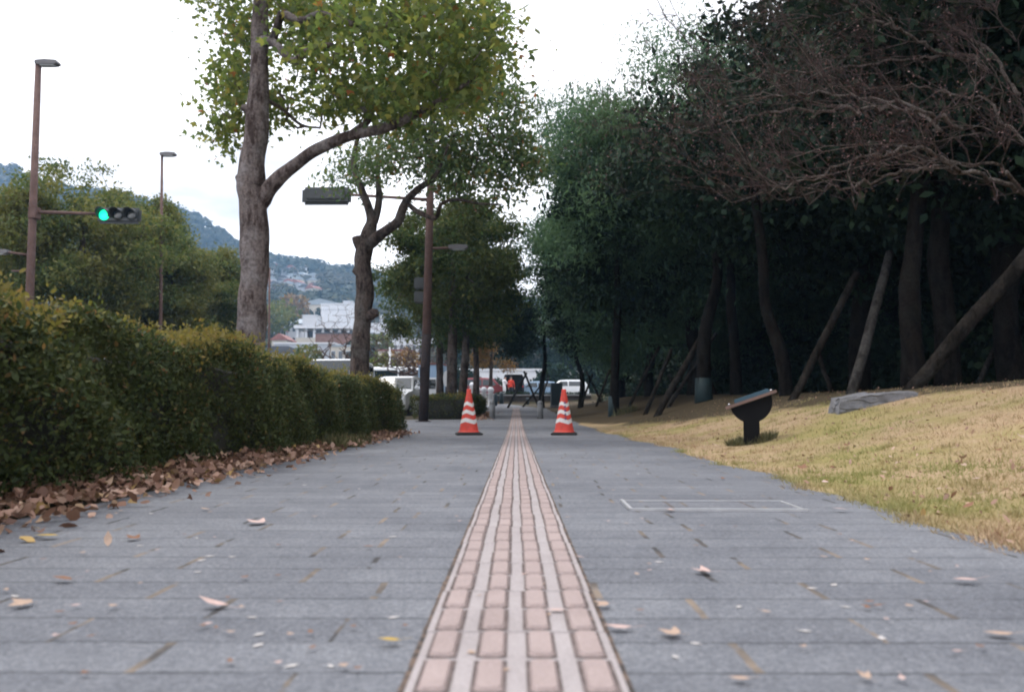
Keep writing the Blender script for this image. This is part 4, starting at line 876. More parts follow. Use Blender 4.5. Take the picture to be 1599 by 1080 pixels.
# ------------------------------------------------------------------ things beside the path
def cone(px, py, Y, rz, label, ink=False):
    p = at(px, py, Y); z = gz(p.x, p.y) + .010; o = empty('traffic_cone', (p.x, p.y, z), rz, label, 'traffic cone', 'traffic cones standing either side of the tactile strip')
    b = MB(); b.box((0, 0, .016), (.40, .40, .032), 0, .010); b.lathe([(.185, .032), (.175, .045)], 24); b.build('base', M['rubber'], o)
    prof = [(.172, .04), (.165, .05), (.150, .058), (.146, .075), (.036, .66), (.036, .69), (.028, .70), (.016, .703)]
    c = MB(); c.lathe(prof, 32); c.build('cone_body', M['cone_red'], o)
    def rad(z): return .146 + (.036 - .146) * (z - .075) / (.66 - .075)
    for zc, hh in ((.215, .062), (.345, .058), (.47, .055), (.585, .0)):
        if hh == 0: continue
        V = []; n = 48
        for k in range(n):
            a = 2 * math.pi * k / n; tri = abs(((a / (2 * math.pi) * 3 + .25) % 1) - .5) * 2; dz = (tri - .5) * .036
            for zz in (zc - hh / 2 + dz, zc + hh / 2 + dz): r = rad(zz) + .0022; V.append((r * math.sin(a), -r * math.cos(a), zz))
        Fc = [(2 * k, 2 * ((k + 1) % n), 2 * ((k + 1) % n) + 1, 2 * k + 1) for k in range(n)]
        m = MB(); m.add(V, Fc, True); m.build('reflective_band', M['reflect'], o)
    if ink:   # worn blue brush lettering running down the face
        m = MB()
        for k, zc in enumerate((.49, .43, .37, .31, .25)):
            for dx, dz, w, h in ((0, .012, .030, .008), (0, -.010, .034, .008), (.001, 0, .008, .040), (-.010, -.002, .007, .026)):
                a = .25 + dx / rad(zc); zz = zc + dz; r = rad(zz) + .004
                mm = Matrix.Translation((r * math.sin(a), -r * math.cos(a), zz)) @ Matrix.Rotation(a, 4, 'Z'); m.box((0, 0, 0), (w, .002, h), M=mm)
        m.build('lettering', M['ink_blue'], o)
    return o
cone(732, 682, 12.3, .16, 'red traffic cone with clean white chevron bands at the end of the hedge')
cone(881, 682, 12.3, -.1, 'red traffic cone with dark blue writing down its front, beside the grass', True)
def bollard(px, Y, label):
    p = at(px, 640, Y); o = empty('bollard', (p.x, p.y, gz(p.x, p.y)), 0, label, 'bollard', 'grey stone bollards across the path')
    b = MB(); b.lathe([(.082, -.05), (.082, .40), (.076, .405), (.076, .418), (.080, .424), (.078, .46), (.064, .49), (.04, .507), (.012, .512)], 24); b.build('post', M['concrete'], o)
    b = MB(); b.lathe([(.1, 0), (.1, .012), (.085, .016)], 24); b.build('collar', M['granite'], o)
bollard(768.5, 22.2, 'grey round-topped bollard beside the left traffic cone'); bollard(843.5, 22.2, 'grey round-topped bollard near the right traffic cone')
for k, (px, Y) in enumerate(((737, 56), (746, 52.2), (755.5, 49), (766, 45.5))):
    p = at(px, 640, Y); o = empty('ball_post', (p.x, p.y, gz(p.x, p.y) - .02), 0, ['ball-topped white stone post, farthest of the row, left end', 'ball-topped white stone post, second from the left end', 'ball-topped white stone post, third from the left end', 'ball-topped white stone post nearest the path, right end of the row'][k], 'stone post', 'white stone posts with ball tops')
    b = MB(); b.lathe([(.20, -.3), (.20, .06), (.17, .08), (.165, .66), (.19, .69), (.19, .74)], 16); b.build('post', M['stone_pale'], o)
    s = MB(); s.lathe([(max(.003, .19 * math.sin(a)), .92 - .19 * math.cos(a)) for a in np.linspace(.05, 3.1, 12)], 16); s.build('ball', M['white_wall'], o)
# metal-framed cover in the paving
o = empty('utility_cover', (.755, 3.16, .008), R(-1.0), 'flush paving cover with a thin pale metal frame', 'utility cover')
m = MB()
for c, d in (((0, -.16, .005), (.66, .014, .012)), ((0, .16, .003), (.66, .012, .006)), ((-.324, 0, .005), (.014, .304, .012)), ((.324, 0, .003), (.012, .304, .006))): m.box(c, d, 0, .002)
m.build('frame', M['metal_light'], o); m = MB(); m.box((0, 0, .000), (.63, .296, .006)); m.build('cover_plate', M['paving'], o)
# tilted sign on a post
p = gpoint(1174, 694); sx, sy = p.x, p.y; S = sy / F
o = empty('information_sign', (sx, sy, gz(sx, sy)), R(-15.5), 'small black information stand with a tilted blue-topped plate on the grass', 'sign')
b = MB(); b.box((0, 0, .16), (24 * S, 22 * S, .42), 0, .006); b.build('post', M['sign_black'], o)
tl = math.atan2(25, 72); rr = 32 * S; zc = 66 * S
arc = [(-rr * math.cos(a) * math.cos(tl) + rr * math.sin(a) * math.sin(tl) * .9, zc - rr * math.cos(a) * math.sin(tl) - rr * math.sin(a) * math.cos(tl) * 1.02) for a in np.linspace(0, math.pi, 22)]
b = MB(); b.prism(arc, -12 * S, 12 * S, 'y'); b.build('bracket', M['sign_black'], o)
Mt = Matrix.Translation((0, 0, zc + 3 * S)) @ Matrix.Rotation(-tl, 4, 'Y')
b = MB(); b.box((0, 0, 0), (80 * S, 44 * S, 4.5 * S), M=Mt, bev=.003); b.build('plate', M['sign_wood'], o)
b = MB(); b.box((1 * S, 0, 5.5 * S), (54 * S, 38 * S, 7 * S), M=Mt, bev=.006); b.build('panel', M['sign_blue'], o)
for u in (-1, 1):
    for v in (-1, 1):
        b = MB(); b.lathe([(.010, 0), (.010, .012), (.006, .018)], 10); q = b.build('bolt', M['chrome'], o); q.matrix_local = Mt @ Matrix.Translation((u * 33 * S, v * 19 * S, 2.4 * S))
# stone block
P0 = gpoint(1330, 646); bs_ = P0.y / F
bm = bmesh.new(); bmesh.ops.create_cube(bm, size=1); bmesh.ops.subdivide_edges(bm, edges=bm.edges[:], cuts=9, use_grid_fill=True)
for v in bm.verts:
    x, y, z = v.co; q = Vector((x * 5, y * 5, z * 5)); w = math.sin(q.x * 1.3 + q.z) * math.sin(q.y * 1.7 + 1) * .02 + rng.normal() * .008
    tp_ = .5 + z; x2 = x * (1 - .05 * tp_) ; r = max(0, abs(x) - .42) * .5
    v.co = (x2 * 122 * bs_ + tp_ * 8 * bs_ + w, y * 62 * bs_ + w, (z - .04 * x - .30 * max(0, x - .1) * tp_ - r * tp_) * 40 * bs_ + w)
me = bpy.data.meshes.new('stone_block'); bm.to_mesh(me); bm.free(); me.materials.append(M['granite'])
sb = link('stone_block', me, None, (P0.x + 48 * bs_, P0.y + .3, gz(P0.x + 30 * bs_, P0.y + .3) + .015)); tag(sb, 'rough grey stone block half sunk in the dry grass bank', 'stone')
sb.rotation_euler = (0, R(-7), R(-6))
# teal utility box
p = at(869, 632, 40); o = empty('utility_box', (p.x, p.y, gz(p.x, p.y)), R(4), 'dark teal metal utility box standing at the edge of the grass', 'utility box')
b = MB(); b.box((0, 0, .06), (.62, .5, .12), 0, .01); b.build('plinth', M['concrete'], o); b = MB(); b.box((0, 0, .66), (.56, .44, 1.08), 0, .012); b.box((0, 0, 1.215), (.62, .5, .03), 0, .008); b.build('cabinet', M['box_teal'], o)
d = MB(); d.box((0, -.226, .66), (.50, .012, .98), 0, .004); dd = d.build('door', M['box_teal'], o); h = MB(); h.box((.19, -.24, .7), (.03, .02, .12), 0, .004); h.build('handle', M['chrome'], dd)
# low wall, far planting and little posts at the end of the path
w = MB()
w.box((1.6, 52.75, 1.05), (6.6, .30, .62), 0, .02); lw = w.build('low_wall', M['wall_dark']); tag(lw, 'low dark retaining wall across the far end of the path', 'wall')
w = MB(); w.box((1.6, 52.75, 1.40), (6.7, .42, .08), 0, .015); w.build('coping', M['kerb'], lw)
for (px, Y, hh, r, lab) in ((774, 46, .72, .10, 'short dark post right of the white ball-topped posts'), (783, 50.5, .78, .14, 'stout dark green post at the left end of the low wall'), (824, 50, .42, .10, 'low dark green post in front of the low wall')):
    p = at(px, 640, Y); b = MB(); b.lathe([(r, -.1), (r, hh * .85), (r * .8, hh * .95), (r * .35, hh)], 14); q = b.build('short_post', M['box_teal'], None, (p.x, p.y, gz(p.x, p.y))); tag(q, lab, 'post')
for k, (x0, x1, y0) in enumerate(((-1.4, .9, 53.8), (1.3, 4.6, 53.9))):
    C = np.stack([rng.uniform(x0, x1, 900), rng.uniform(y0 - .2, y0 + .35, 900), np.zeros(900)], 1); C[:, 2] = 1.36 + .26 * rng.random(900)
    o = empty('clipped_shrub', ((x0 + x1) / 2, y0, 1.3), 0, ['low clipped shrub on the far wall below the person in red', 'low clipped shrub on the far wall below the blue vehicle'][k], 'shrub'); 
    link('foliage', np_mesh('foliage', leaves(C - np.array([(x0 + x1) / 2, y0, 1.3]), LEAF_KITE, .12, .1, .5), 4, M['leaf_shade']), o)
# ------------------------------------------------------------------ signals and lamps
def tapered(mb, x0, y0, z0, x1, y1, z1, r0, r1, n=14): mb.tube([(x0, y0, z0), ((x0 + x1) / 2, (y0 + y1) / 2, (z0 + z1) / 2), (x1, y1, z1)], [r0, (r0 + r1) / 2, r1], n)
def lamp_head(parent, x, y, z, d, name='lamp_head', s=1.0, tilt=0.0):
    mb = MB(); pr = [(0, -.03), (.10, -.06), (.62, -.07), (.70, -.02), (.66, .06), (.3, .10), (0, .08)]
    mb.prism([(x + d * a * s, z + b * s + a * tilt) for a, b in pr], y - .13 * s, y + .13 * s, 'y'); q = mb.build(name, M['lamp_grey'], parent)
    g = MB(); g.box((x + d * .36 * s, y, z - .075 * s + .36 * tilt), (.44 * s, .2 * s, .03), 0, .008); g.build('diffuser', M['lamp_clear'], q); return q
def signal_head(parent, cx_, cy_, cz, front, lit):
    """horizontal three-lamp head; front = -1 faces the camera; lit = index of the green lamp or None"""
    q = MB(); q.box((0, 0, 0), (1.26, .17, .46), 0, .07); q.box((0, -front * .10, 0), (1.0, .08, .24), 0, .03); hd = q.build('signal_head', M['signal_case'], parent, (cx_, cy_, cz))
    for k in range(3):
        x = (-.40 + .40 * k)
        l = MB(); V, Fc = [], []; n = 20
        l.lathe([(.155, 0), (.15, .02), (.1, .035), (.02, .042)], n); ln = l.build('lens', M['green_on'] if lit == k else M['lens_off'], hd); ln.location = (x, front * .088, 0); ln.rotation_euler = (R(90) if front < 0 else R(-90), 0, 0)
        V = []; n = 14
        for i in range(n + 1):
            a = -.35 + (math.pi + .7) * i / n; ca, sa = math.cos(a), math.sin(a); dep = .30 * (.45 + .55 * max(0, sa))
            for r in (.172, .18):
                for yy in (0, dep): V.append((x + r * ca, front * (.075 + yy), r * sa - (.03 * yy)))
        for i in range(n):
            b0, b1 = 4 * i, 4 * (i + 1); Fc += [(b0, b1, b1 + 1, b0 + 1), (b0 + 2, b0 + 3, b1 + 3, b1 + 2), (b0 + 1, b1 + 1, b1 + 3, b0 + 3), (b0, b0 + 2, b1 + 2, b1)]
        v = MB(); v.add(V, Fc, True); v.build('visor', M['signal_case'], hd)
    return hd
# right-hand pole by the path
Y = 20.0; b0 = at(661, 658, Y); top = at(677, 150, Y); o = empty('signal_pole', (b0.x, b0.y, gz(b0.x, b0.y)), 0, 'brown steel signal pole with darker lower half standing by the left traffic cone', 'signal pole')
off = Vector((b0.x, b0.y, gz(b0.x, b0.y)))
def L_(px, py): return at(px, py, Y) - off
lowt = L_(666, 522); m = MB(); tapered(m, 0, 0, 0, lowt.x, 0, lowt.z, .122, .118, 20); m.build('painted_base', M['steel_dark'], o)
tt = L_(677, 110); m = MB(); tapered(m, lowt.x, 0, lowt.z, tt.x, 0, tt.z, .112, .075, 18); m.build('pole', M['steel_rust'], o)
m = MB(); m.lathe([(.20, 0), (.20, .02), (.13, .03)], 20); m.build('base_plate', M['steel_dark'], o)
m = MB(); m.box((-.02, -.125, 1.15), (.13, .02, .42), 0, .008); m.build('hatch', M['steel_dark'], o)
a1, a2 = L_(672, 312), L_(545, 304); m = MB(); tapered(m, a1.x, 0, a1.z, a2.x, 0, a2.z, .045, .035); m.build('signal_arm', M['steel_rust'], o)
hd = L_(510, 306); signal_head(o, hd.x, .02, hd.z, 1, None)
a1, a2 = L_(670, 388), L_(704, 387); m = MB(); tapered(m, a1.x, 0, a1.z, a2.x, 0, a2.z, .035, .03); m.build('lamp_arm', M['steel_rust'], o)
lamp_head(o, a2.x - .06, 0, a2.z, 1, s=.72, tilt=.03)
for zz in (441, 463):   # pedestrian signal behind the pole
    q = L_(655, zz); m = MB(); m.box((q.x, .16, q.z), (.30, .2, .30), 0, .03); ps = m.build('pedestrian_signal', M['signal_case'], o)
    v = MB(); v.box((q.x, .31, q.z + .15), (.32, .2, .015)); v.build('visor', M['signal_case'], ps)
q = L_(655, 436); m = MB(); m.box((q.x + .1, .1, q.z), (.3, .03, .03)); m.build('bracket', M['steel_rust'], o)
tl_ = L_(677, 118); lamp_head(o, tl_.x, 0, tl_.z, -1, s=1.0, tilt=.05)
# left-hand pole across the road
Y = 22.0; b0 = at(40, 640, Y); g0 = gz(b0.x, b0.y) - .1; off = Vector((b0.x, b0.y, g0)); o = empty('signal_pole', off, 0, 'tall brown signal pole across the road with a lit green light', 'signal pole')
tt = L_(60, 100); m = MB(); tapered(m, 0, 0, 0, tt.x, 0, tt.z, .125, .082, 18); m.build('pole', M['steel_rust'], o); lamp_head(o, tt.x - .05, 0, tt.z, 1, s=.92, tilt=.03)
m = MB(); m.lathe([(.20, 0), (.20, .02), (.13, .03)], 20); m.build('base_plate', M['steel_rust'], o)
a1, a2 = L_(52, 331), L_(158, 334); m = MB(); tapered(m, a1.x, 0, a1.z, a2.x, 0, a2.z, .055, .038); m.build('signal_arm', M['steel_rust'], o)
m = MB(); q = L_(54, 333); m.box((q.x, 0, q.z), (.24, .26, .34), 0, .02); m.build('clamp', M['steel_rust'], o)
hd = L_(187, 337); h = signal_head(o, hd.x, 0, hd.z, -1, 0); h.rotation_euler = (0, R(1.5), R(-4))
a1, a2 = L_(44, 398), L_(-16, 390); m = MB(); tapered(m, a1.x, 0, a1.z, a2.x, 0, a2.z, .035, .03); m.build('lamp_arm', M['steel_rust'], o); q = L_(14, 394); lamp_head(o, q.x, 0, q.z, -1, s=.8, tilt=.02)
q = L_(38, 423); m = MB(); m.box((q.x - .1, 0, q.z), (.5, .06, .05), 0, .01); m.build('bracket', M['steel_rust'], o)
def lamp_post(pxb, pxt, pyt, Y, r, d, label):
    b0 = at(pxb, 640, Y); g0 = gz(b0.x, b0.y) - .1; t = at(pxt, pyt, Y) - Vector((b0.x, b0.y, g0)); o = empty('lamp_post', (b0.x, b0.y, g0), 0, label, 'lamp post')
    m = MB(); tapered(m, 0, 0, 0, t.x, 0, t.z, r, r * .6, 12); m.build('pole', M['steel_rust'], o); lamp_head(o, t.x - .05, 0, t.z, d, s=.85, tilt=.04)
lamp_post(250, 253, 242, 30, .075, 1, 'slender brown lamp post rising above the green trees across the road')
lamp_post(419, 421, 418, 50, .09, -1, 'thin dark lamp post just right of the large grey trunk')
p = at(608, 600, 62); o = empty('lamp_post', (p.x, p.y, gz(p.x, p.y)), 0, 'white lamp post with a short side lamp behind the parked vehicles', 'lamp post')
t = at(609, 542, 62) - Vector((p.x, p.y, gz(p.x, p.y))); m = MB(); tapered(m, 0, 0, 0, 0, 0, t.z, .09, .07, 10); m.build('pole', M['white_wall'], o); t = at(612, 560, 62) - Vector((p.x, p.y, gz(p.x, p.y))); lamp_head(o, .1, 0, t.z, 1, s=.7)
# ------------------------------------------------------------------ vehicles
def car(name, label, cat, loc, rz, L, W, H, paint_, hood=.9, cowl=-.30, roof0=-.14, rear=.47, belt=.98, rrake=.04, van=False, group=None, open_hatch=False):
    """faces local -y; hood height, cowl / roof-start / rear as shares of the length"""
    o = empty(name, loc, rz, label, cat, group); hw = W / 2; zb = .24
    st = [(-.50, .42, .62, .80), (-.485, .26, hood * .86, .93), (-.40, zb, hood * .96, .985), (cowl, zb, hood * 1.03, 1), (roof0, zb, H * .965, 1), (.05, zb, H, 1), (.30, zb, H * .995, 1), (rear - rrake, zb, H * .965, 1), (.492, zb, belt * 1.0, .98), (.50, .36, belt * .82, .95)]
    mb = MB(); V = []; n = None
    def section(y, z0, z1, w):
        w *= hw; zz = [z0, z0 + .06, (z0 + min(z1, belt)) / 2, min(z1, belt) - .03]
        k = max(0.0, (z1 - belt) / max(.01, H - belt)); wr = w * (1 - .15 * k)
        pts = [(w * .88, zz[0]), (w * .975, zz[1]), (w, zz[2]), (w * .985, zz[3])]
        pts += [(w * .975 + (wr - w * .975) * .85, max(zz[3] + .01, z1 - .10 * (k > 0) - .02)), (wr * .93, z1 - .012), (wr * .6, z1)]
        full = [(x, z) for x, z in pts] + [(-x, z) for x, z in reversed(pts)]
        return [(x, y * L, z) for x, z in full]
    for s in st: q = section(*s); n = len(q); V += q
    Fc = []
    for i in range(len(st) - 1):
        for j in range(n): j2 = (j + 1) % n; Fc.append((i * n + j, i * n + j2, (i + 1) * n + j2, (i + 1) * n + j))
    Fc.append(tuple(range(n))); Fc.append(tuple(range((len(st) - 1) * n, len(st) * n))); mb.add(V, Fc, True)
    me = mb.mesh('body', paint_); body = link('body', me, o); me.polygons.foreach_set('use_smooth', [True] * len(me.polygons))
    md = body.modifiers.new('bevel', 'BEVEL'); md.width = .025; md.segments = 2; md.limit_method = 'ANGLE'; md.angle_limit = R(28)
    def panel(nm, pts, mat, par=o, d=None):
        P = [Vector(p) for p in pts]; nn = (P[1] - P[0]).cross(P[-1] - P[0]).normalized(); c = sum(P, Vector()) / len(P)
        if d is not None and nn.dot(Vector(d)) < 0: nn = -nn
        m = MB(); m.add([p + nn * .022 for p in P] + [p - nn * .01 for p in P], [tuple(range(len(P)))] + [(i, (i + 1) % len(P), (i + 1) % len(P) + len(P), i + len(P)) for i in range(len(P))]); return m.build(nm, mat, par)
    yc, yr = cowl * L, roof0 * L; zr = H * .965 - .035; wr = hw * .80
    panel('windscreen', [(-hw * .90, yc + .05, hood * 1.03 + .05), (hw * .90, yc + .05, hood * 1.03 + .05), (wr, yr - .02, zr - .01), (-wr, yr - .02, zr - .01)], M['car_glass'], o, (0, -1, .5))
    for s in (-1, 1):
        x0, x1 = s * hw * .985, s * hw * .872; ya, yb = yc + .34, (rear - rrake) * L - .12; ym = (ya + yb) / 2 - .1; zl = belt + .03; zt = H * .90
        panel('side_window', [(x0, ya, zl), (x0, ym - .05, zl), (x1, ym - .05, zt), (x1, yr + .10, zt)], M['car_glass'], o, (s, 0, 0))
        panel('side_window', [(x0, ym + .05, zl), (x0, yb, zl), (x1, yb - .05, zt), (x1, ym + .05, zt)], M['car_glass'], o, (s, 0, 0))
        m = MB(); m.box((s * (hw + .09), yc + .22, belt + .07), (.17, .10, .13), 0, .035); m.build('door_mirror', paint_, o)
        m = MB(); m.box((s * hw * .70, -.487 * L, hood * .72), (.26, .07, .15), s * .25, .03); m.build('headlight', M['lamp_clear'], o)
        m = MB(); m.box((s * hw * .86, .492 * L, belt * .84), (.14, .06, .26 if not van else .4), 0, .02); m.build('tail_light', M['tail_red'], o)
        for y in (-.31, .31):
            wh = empty('wheel', (s * (hw - .10), y * L, .29)); wh.parent = o; wh.rotation_euler = (0, R(90) * s, 0)
            m = MB(); m.lathe([(.19, -.085), (.27, -.085), (.29, -.06), (.29, .06), (.27, .09), (.19, .09)], 22); m.build('tyre', M['rubber'], wh); m = MB(); m.lathe([(.19, .05), (.18, .075), (.06, .07), (.05, .092)], 18); m.build('rim', M['car_silver'], wh)
    m = MB(); m.box((0, -.497 * L, .42), (W * .62, .05, .16), 0, .02); m.build('grille', M['rubber'], o); m = MB(); m.box((0, -.503 * L, .44), (.33, .03, .165), 0, .005); m.build('number_plate', M['car_white'], o)
    if open_hatch:
        m = MB(); m.box((0, .497 * L, .5 + (H - .62) / 2), (W * .86, .07, H - .62), 0, .03); m.build('boot_opening', M['sign_black'], o)
        tg = MB(); tg.box((0, .5 * L + .42, H + .12), (W * .86, .95, .06), M=Matrix.Translation((0, .5 * L + .40, H + .10)) @ Matrix.Rotation(R(14), 4, 'X') , bev=.02); t = tg.build('tailgate', paint_, o)
        e = MB(); e.box((0, .5 * L + .86, H + .215), (W * .80, .05, .07), 0, .01); e.build('tailgate_edge', M['cream_wall'], t)
    else:
        panel('rear_window', [(-hw * .8, .492 * L - .01, belt + .06), (hw * .8, .492 * L - .01, belt + .06), (wr * .92, (rear - rrake) * L + .03, H * .90), (-wr * .92, (rear - rrake) * L + .03, H * .90)], M['car_glass'], o, (0, 1, .2))
    return o
def rz_(x, y): return float(np.interp(y, _rx, _rz)) - .10
x, y = lp(622, 29.5); car('parked_car', 'small boxy white car facing the camera behind the end of the hedge', 'car', (x, y, rz_(x, y)), R(-6), 3.4, 1.48, 1.52, M['car_white'], .95, -.24, -.10, .48, 1.0, .02)
x, y = lp(528, 24.0); car('parked_car', 'white van facing the camera, its windscreen showing over the hedge left of the knotty tree', 'van', (x, y, rz_(x, y)), R(-5), 3.4, 1.5, 1.9, M['car_white'], 1.0, -.36, -.22, .485, 1.08, .02, True)
x, y = lp(632, 55); car('parked_car', 'long white van with a cream roof seen from the side behind the small white car', 'van', (x, y, rz_(x, y) - .0), R(82), 6.2, 2.0, 2.55, M['car_white'], 1.3, -.42, -.33, .49, 1.35, .01, True)
x, y = lp(588, 38); car('parked_car', 'silver-white car partly hidden by the knotty tree, left of the small white car', 'car', (x, y, rz_(x, y)), R(-6), 3.8, 1.62, 1.50, M['car_silver'], .9, -.24, -.08, .47, .98, .06)
x, y = lp(688, 50); car('parked_car', 'white car behind the trunks right of the brown signal pole', 'car', (x, y, rz_(x, y)), R(-6), 3.8, 1.6, 1.5, M['car_white'], .9, -.24, -.08, .47, .98, .06)
x, y = lp(678, 45); o = empty('box_truck', (x, y, rz_(x, y)), R(-6), 'blue-grey box truck just right of the brown signal pole', 'truck')
m = MB(); m.box((0, .3, 1.45), (1.3, 3.0, 1.9), 0, .03); m.build('cargo_box', M['car_blue'], o); m = MB(); m.box((0, -1.75, 1.0), (1.35, 1.0, 1.3), 0, .08); cb_ = m.build('cab', M['car_white'], o); m = MB(); m.box((0, -2.262, 1.3), (1.1, .02, .5), 0, .004); m.build('windscreen', M['car_glass'], cb_)
m = MB(); m.box((0, .3, 2.45), (1.34, 3.04, .08), 0, .02); m.build('roof_edge', M['roof_red'], o)
for sx_ in (-1, 1):
    for yy in (-1.5, 1.1): wh = MB(); wh.lathe([(.05, -.09), (.28, -.09), (.30, 0), (.28, .09), (.05, .09)], 18); q = wh.build('wheel', M['rubber'], o); q.location = (sx_ * .55, yy, .3); q.rotation_euler = (0, R(90), 0)
zf = float(np.interp(66, _bx, _bz))
x, y = lp(759, 68); car('parked_car', 'dark red car seen from the side beyond the ball-topped posts', 'car', (x, y, zf - .15), R(86), 4.3, 1.7, 1.72, M['car_red'], 1.0, -.30, -.16, .46, 1.02, .05)
x, y = lp(802, 64); car('parked_car', 'black car with its tailgate raised beside the person in red', 'car', (x, y + 2.2, zf - .2), R(180), 4.2, 1.72, 1.98, M['car_black'], 1.0, -.28, -.14, .47, 1.02, .04, False, None, True)
x, y = lp(833, 66); car('parked_car', 'pale blue and white car beyond the crossed poles', 'car', (x, y, zf - .3), R(-88), 4.2, 1.68, 1.5, M['car_blue'], .92, -.26, -.1, .46, .98, .06)
x, y = lp(880, 72); car('parked_car', 'white car seen between the far trunks beside the teal utility box', 'car', (x, y, 1.55), R(-88), 4.4, 1.7, 1.6, M['car_white'], .95, -.26, -.1, .46, 1.0, .05)
p = at(696, 600, 27); t = at(696, 580, 27); o = empty('roadside_mirror', (p.x, p.y, gz(p.x, p.y)), 0, 'narrow white oval plate beside the slim straight trunk', 'plate')
zt_ = at(696, 591, 27).z - gz(p.x, p.y); m = MB(); m.tube([(0, .05, 0), (0, .05, zt_ + .2)], [.02, .02], 8); m.build('pole', M['steel_dark'], o)
m = MB(); m.prism([(.09 * math.cos(a) , zt_ + .27 * math.sin(a)) for a in np.linspace(0, 6.28, 20)[:-1]], -.03, .02, 'y'); m.build('plate', M['car_white'], o)
# ------------------------------------------------------------------ two people at the open car
def person(loc, rz, label, top, legs, pose, name='person'):
    o = empty(name, loc, rz, label, 'person')
    J = {'pelvis': (0, 0, .93), 'waist': (0, .01, 1.06), 'chest': (0, .02, 1.28), 'neck': (0, .01, 1.47), 'head0': (0, -.01, 1.56), 'head1': (0, -.02, 1.68)}
    E = [('pelvis', 'waist'), ('waist', 'chest'), ('chest', 'neck'), ('neck', 'head0'), ('head0', 'head1')]
    Rd = {'pelvis': .15, 'waist': .135, 'chest': .155, 'neck': .055, 'head0': .085, 'head1': .075}
    for s, n in ((-1, 'l'), (1, 'r')):
        J[n + 'hip'] = (s * .10, 0, .88); J[n + 'knee'] = (s * .11, -.03, .49); J[n + 'ank'] = (s * .115, .02, .09); J[n + 'toe'] = (s * .13, -.16, .035)
        J[n + 'sh'] = (s * .18, .02, 1.40)
        if pose == 'reach': J[n + 'elb'] = (s * .25, -.12, 1.16); J[n + 'wri'] = (s * .19, -.36, 1.12); hd = Vector((-s * .12, -.9, .05))
        else: J[n + 'elb'] = (s * .26, .02, 1.13); J[n + 'wri'] = (s * .25, -.10, .90); hd = Vector((0, -.25, -1))
        hd.normalize(); w = Vector(J[n + 'wri']); pm = w + hd * .07; J[n + 'palm'] = tuple(pm); side = Vector((1, 0, 0)) * s
        E += [('pelvis', n + 'hip'), (n + 'hip', n + 'knee'), (n + 'knee', n + 'ank'), (n + 'ank', n + 'toe'), ('chest', n + 'sh'), (n + 'sh', n + 'elb'), (n + 'elb', n + 'wri'), (n + 'wri', n + 'palm')]
        Rd.update({n + 'hip': .095, n + 'knee': .06, n + 'ank': .042, n + 'toe': .035, n + 'sh': .07, n + 'elb': .048, n + 'wri': .032, n + 'palm': .034})
        for f in range(4):
            u = Vector((0, 1, 0)).cross(hd) if abs(hd.y) < .9 else Vector((1, 0, 0)); b = pm + u.normalized() * (f - 1.5) * .019 + hd * .025; ln = (.07, .08, .075, .06)[f]
            a_, c_ = n + 'f%da' % f, n + 'f%db' % f; J[a_] = tuple(b + hd * ln * .5); J[c_] = tuple(b + hd * ln + Vector((0, -.015, -.012))); E += [(n + 'palm', a_), (a_, c_)]; Rd[a_] = .0095; Rd[c_] = .008
        th = pm - hd * .03 + Vector((-s * .03, -.03, 0)); J[n + 'ta'] = tuple(th); J[n + 'tb'] = tuple(th + hd * .05); E += [(n + 'palm', n + 'ta'), (n + 'ta', n + 'tb')]; Rd[n + 'ta'] = .012; Rd[n + 'tb'] = .009
    if pose == 'reach':
        for k in ('neck', 'head0', 'head1'): x, y, z = J[k]; J[k] = (x, y - .07, z - .02)
    keys = list(J); me = bpy.data.meshes.new('body_base'); me.from_pydata([J[k] for k in keys], [(keys.index(a), keys.index(b)) for a, b in E], [])
    tmp = bpy.data.objects.new('tmp_body', me); col.objects.link(tmp); tmp.modifiers.new('skin', 'SKIN'); sub = tmp.modifiers.new('sub', 'SUBSURF'); sub.levels = 2; sub.render_levels = 2
    for i, k in enumerate(keys): me.skin_vertices[0].data[i].radius = (Rd[k], Rd[k] * (.8 if k in ('pelvis', 'waist', 'chest') else 1)); me.skin_vertices[0].data[i].use_root = (k == 'pelvis')
    dg = bpy.context.evaluated_depsgraph_get(); bm_ = bpy.data.meshes.new_from_object(tmp.evaluated_get(dg)); bpy.data.objects.remove(tmp)
    bm_.materials.clear()
    for mm in (M['skin'], top, legs, M['rubber']): bm_.materials.append(mm)
    for pl in bm_.polygons:
        c = pl.center; k = 0 if c.z > 1.465 else 3 if c.z < .085 else 2 if c.z < .90 and abs(c.x) < .22 else 1
        if (abs(c.x) > .16 and c.z < 1.2 and (c.y < -.33 if pose == 'reach' else c.z < .905 and abs(c.x) > .2)): k = 0
        pl.material_index = k; pl.use_smooth = True
    link('body', bm_, o); hx_, hy_, hz_ = J['head1']
    m = MB(); V = []
    m.lathe([(max(.004, .098 * math.sin(a)), .095 * math.cos(a)) for a in np.linspace(.04, 1.75, 9)][::-1], 16, (hx_, hy_ + .018, hz_ - .015)); m.build('hair', M['hair'], o)
    m = MB(); m.box((hx_, hy_ - .088, hz_ - .07), (.022, .03, .04), 0, .008)
    for s in (-1, 1): m.box((hx_ + s * .083, hy_ + .01, hz_ - .06), (.02, .035, .055), 0, .008)
    m.build('nose_and_ears', M['skin'], o); m = MB()
    for s in (-1, 1): m.box((hx_ + s * .032, hy_ - .078, hz_ - .04), (.022, .014, .010), 0, .003)
    m.box((hx_, hy_ - .078, hz_ - .115), (.045, .012, .010), 0, .003); m.build('face_details', M['hair'], o); return o
x, y = lp(798, 62.5); person((x, y, zf - .28), R(160), 'person in a bright red-orange jacket standing at the open car', M['cloth_red'], M['cloth_dark'], 'stand')
x, y = lp(787.5, 63.2); person((x, y, zf - .22), R(120), 'dark-haired person in white loading the open car', M['cloth_white'], M['cloth_white'], 'reach')
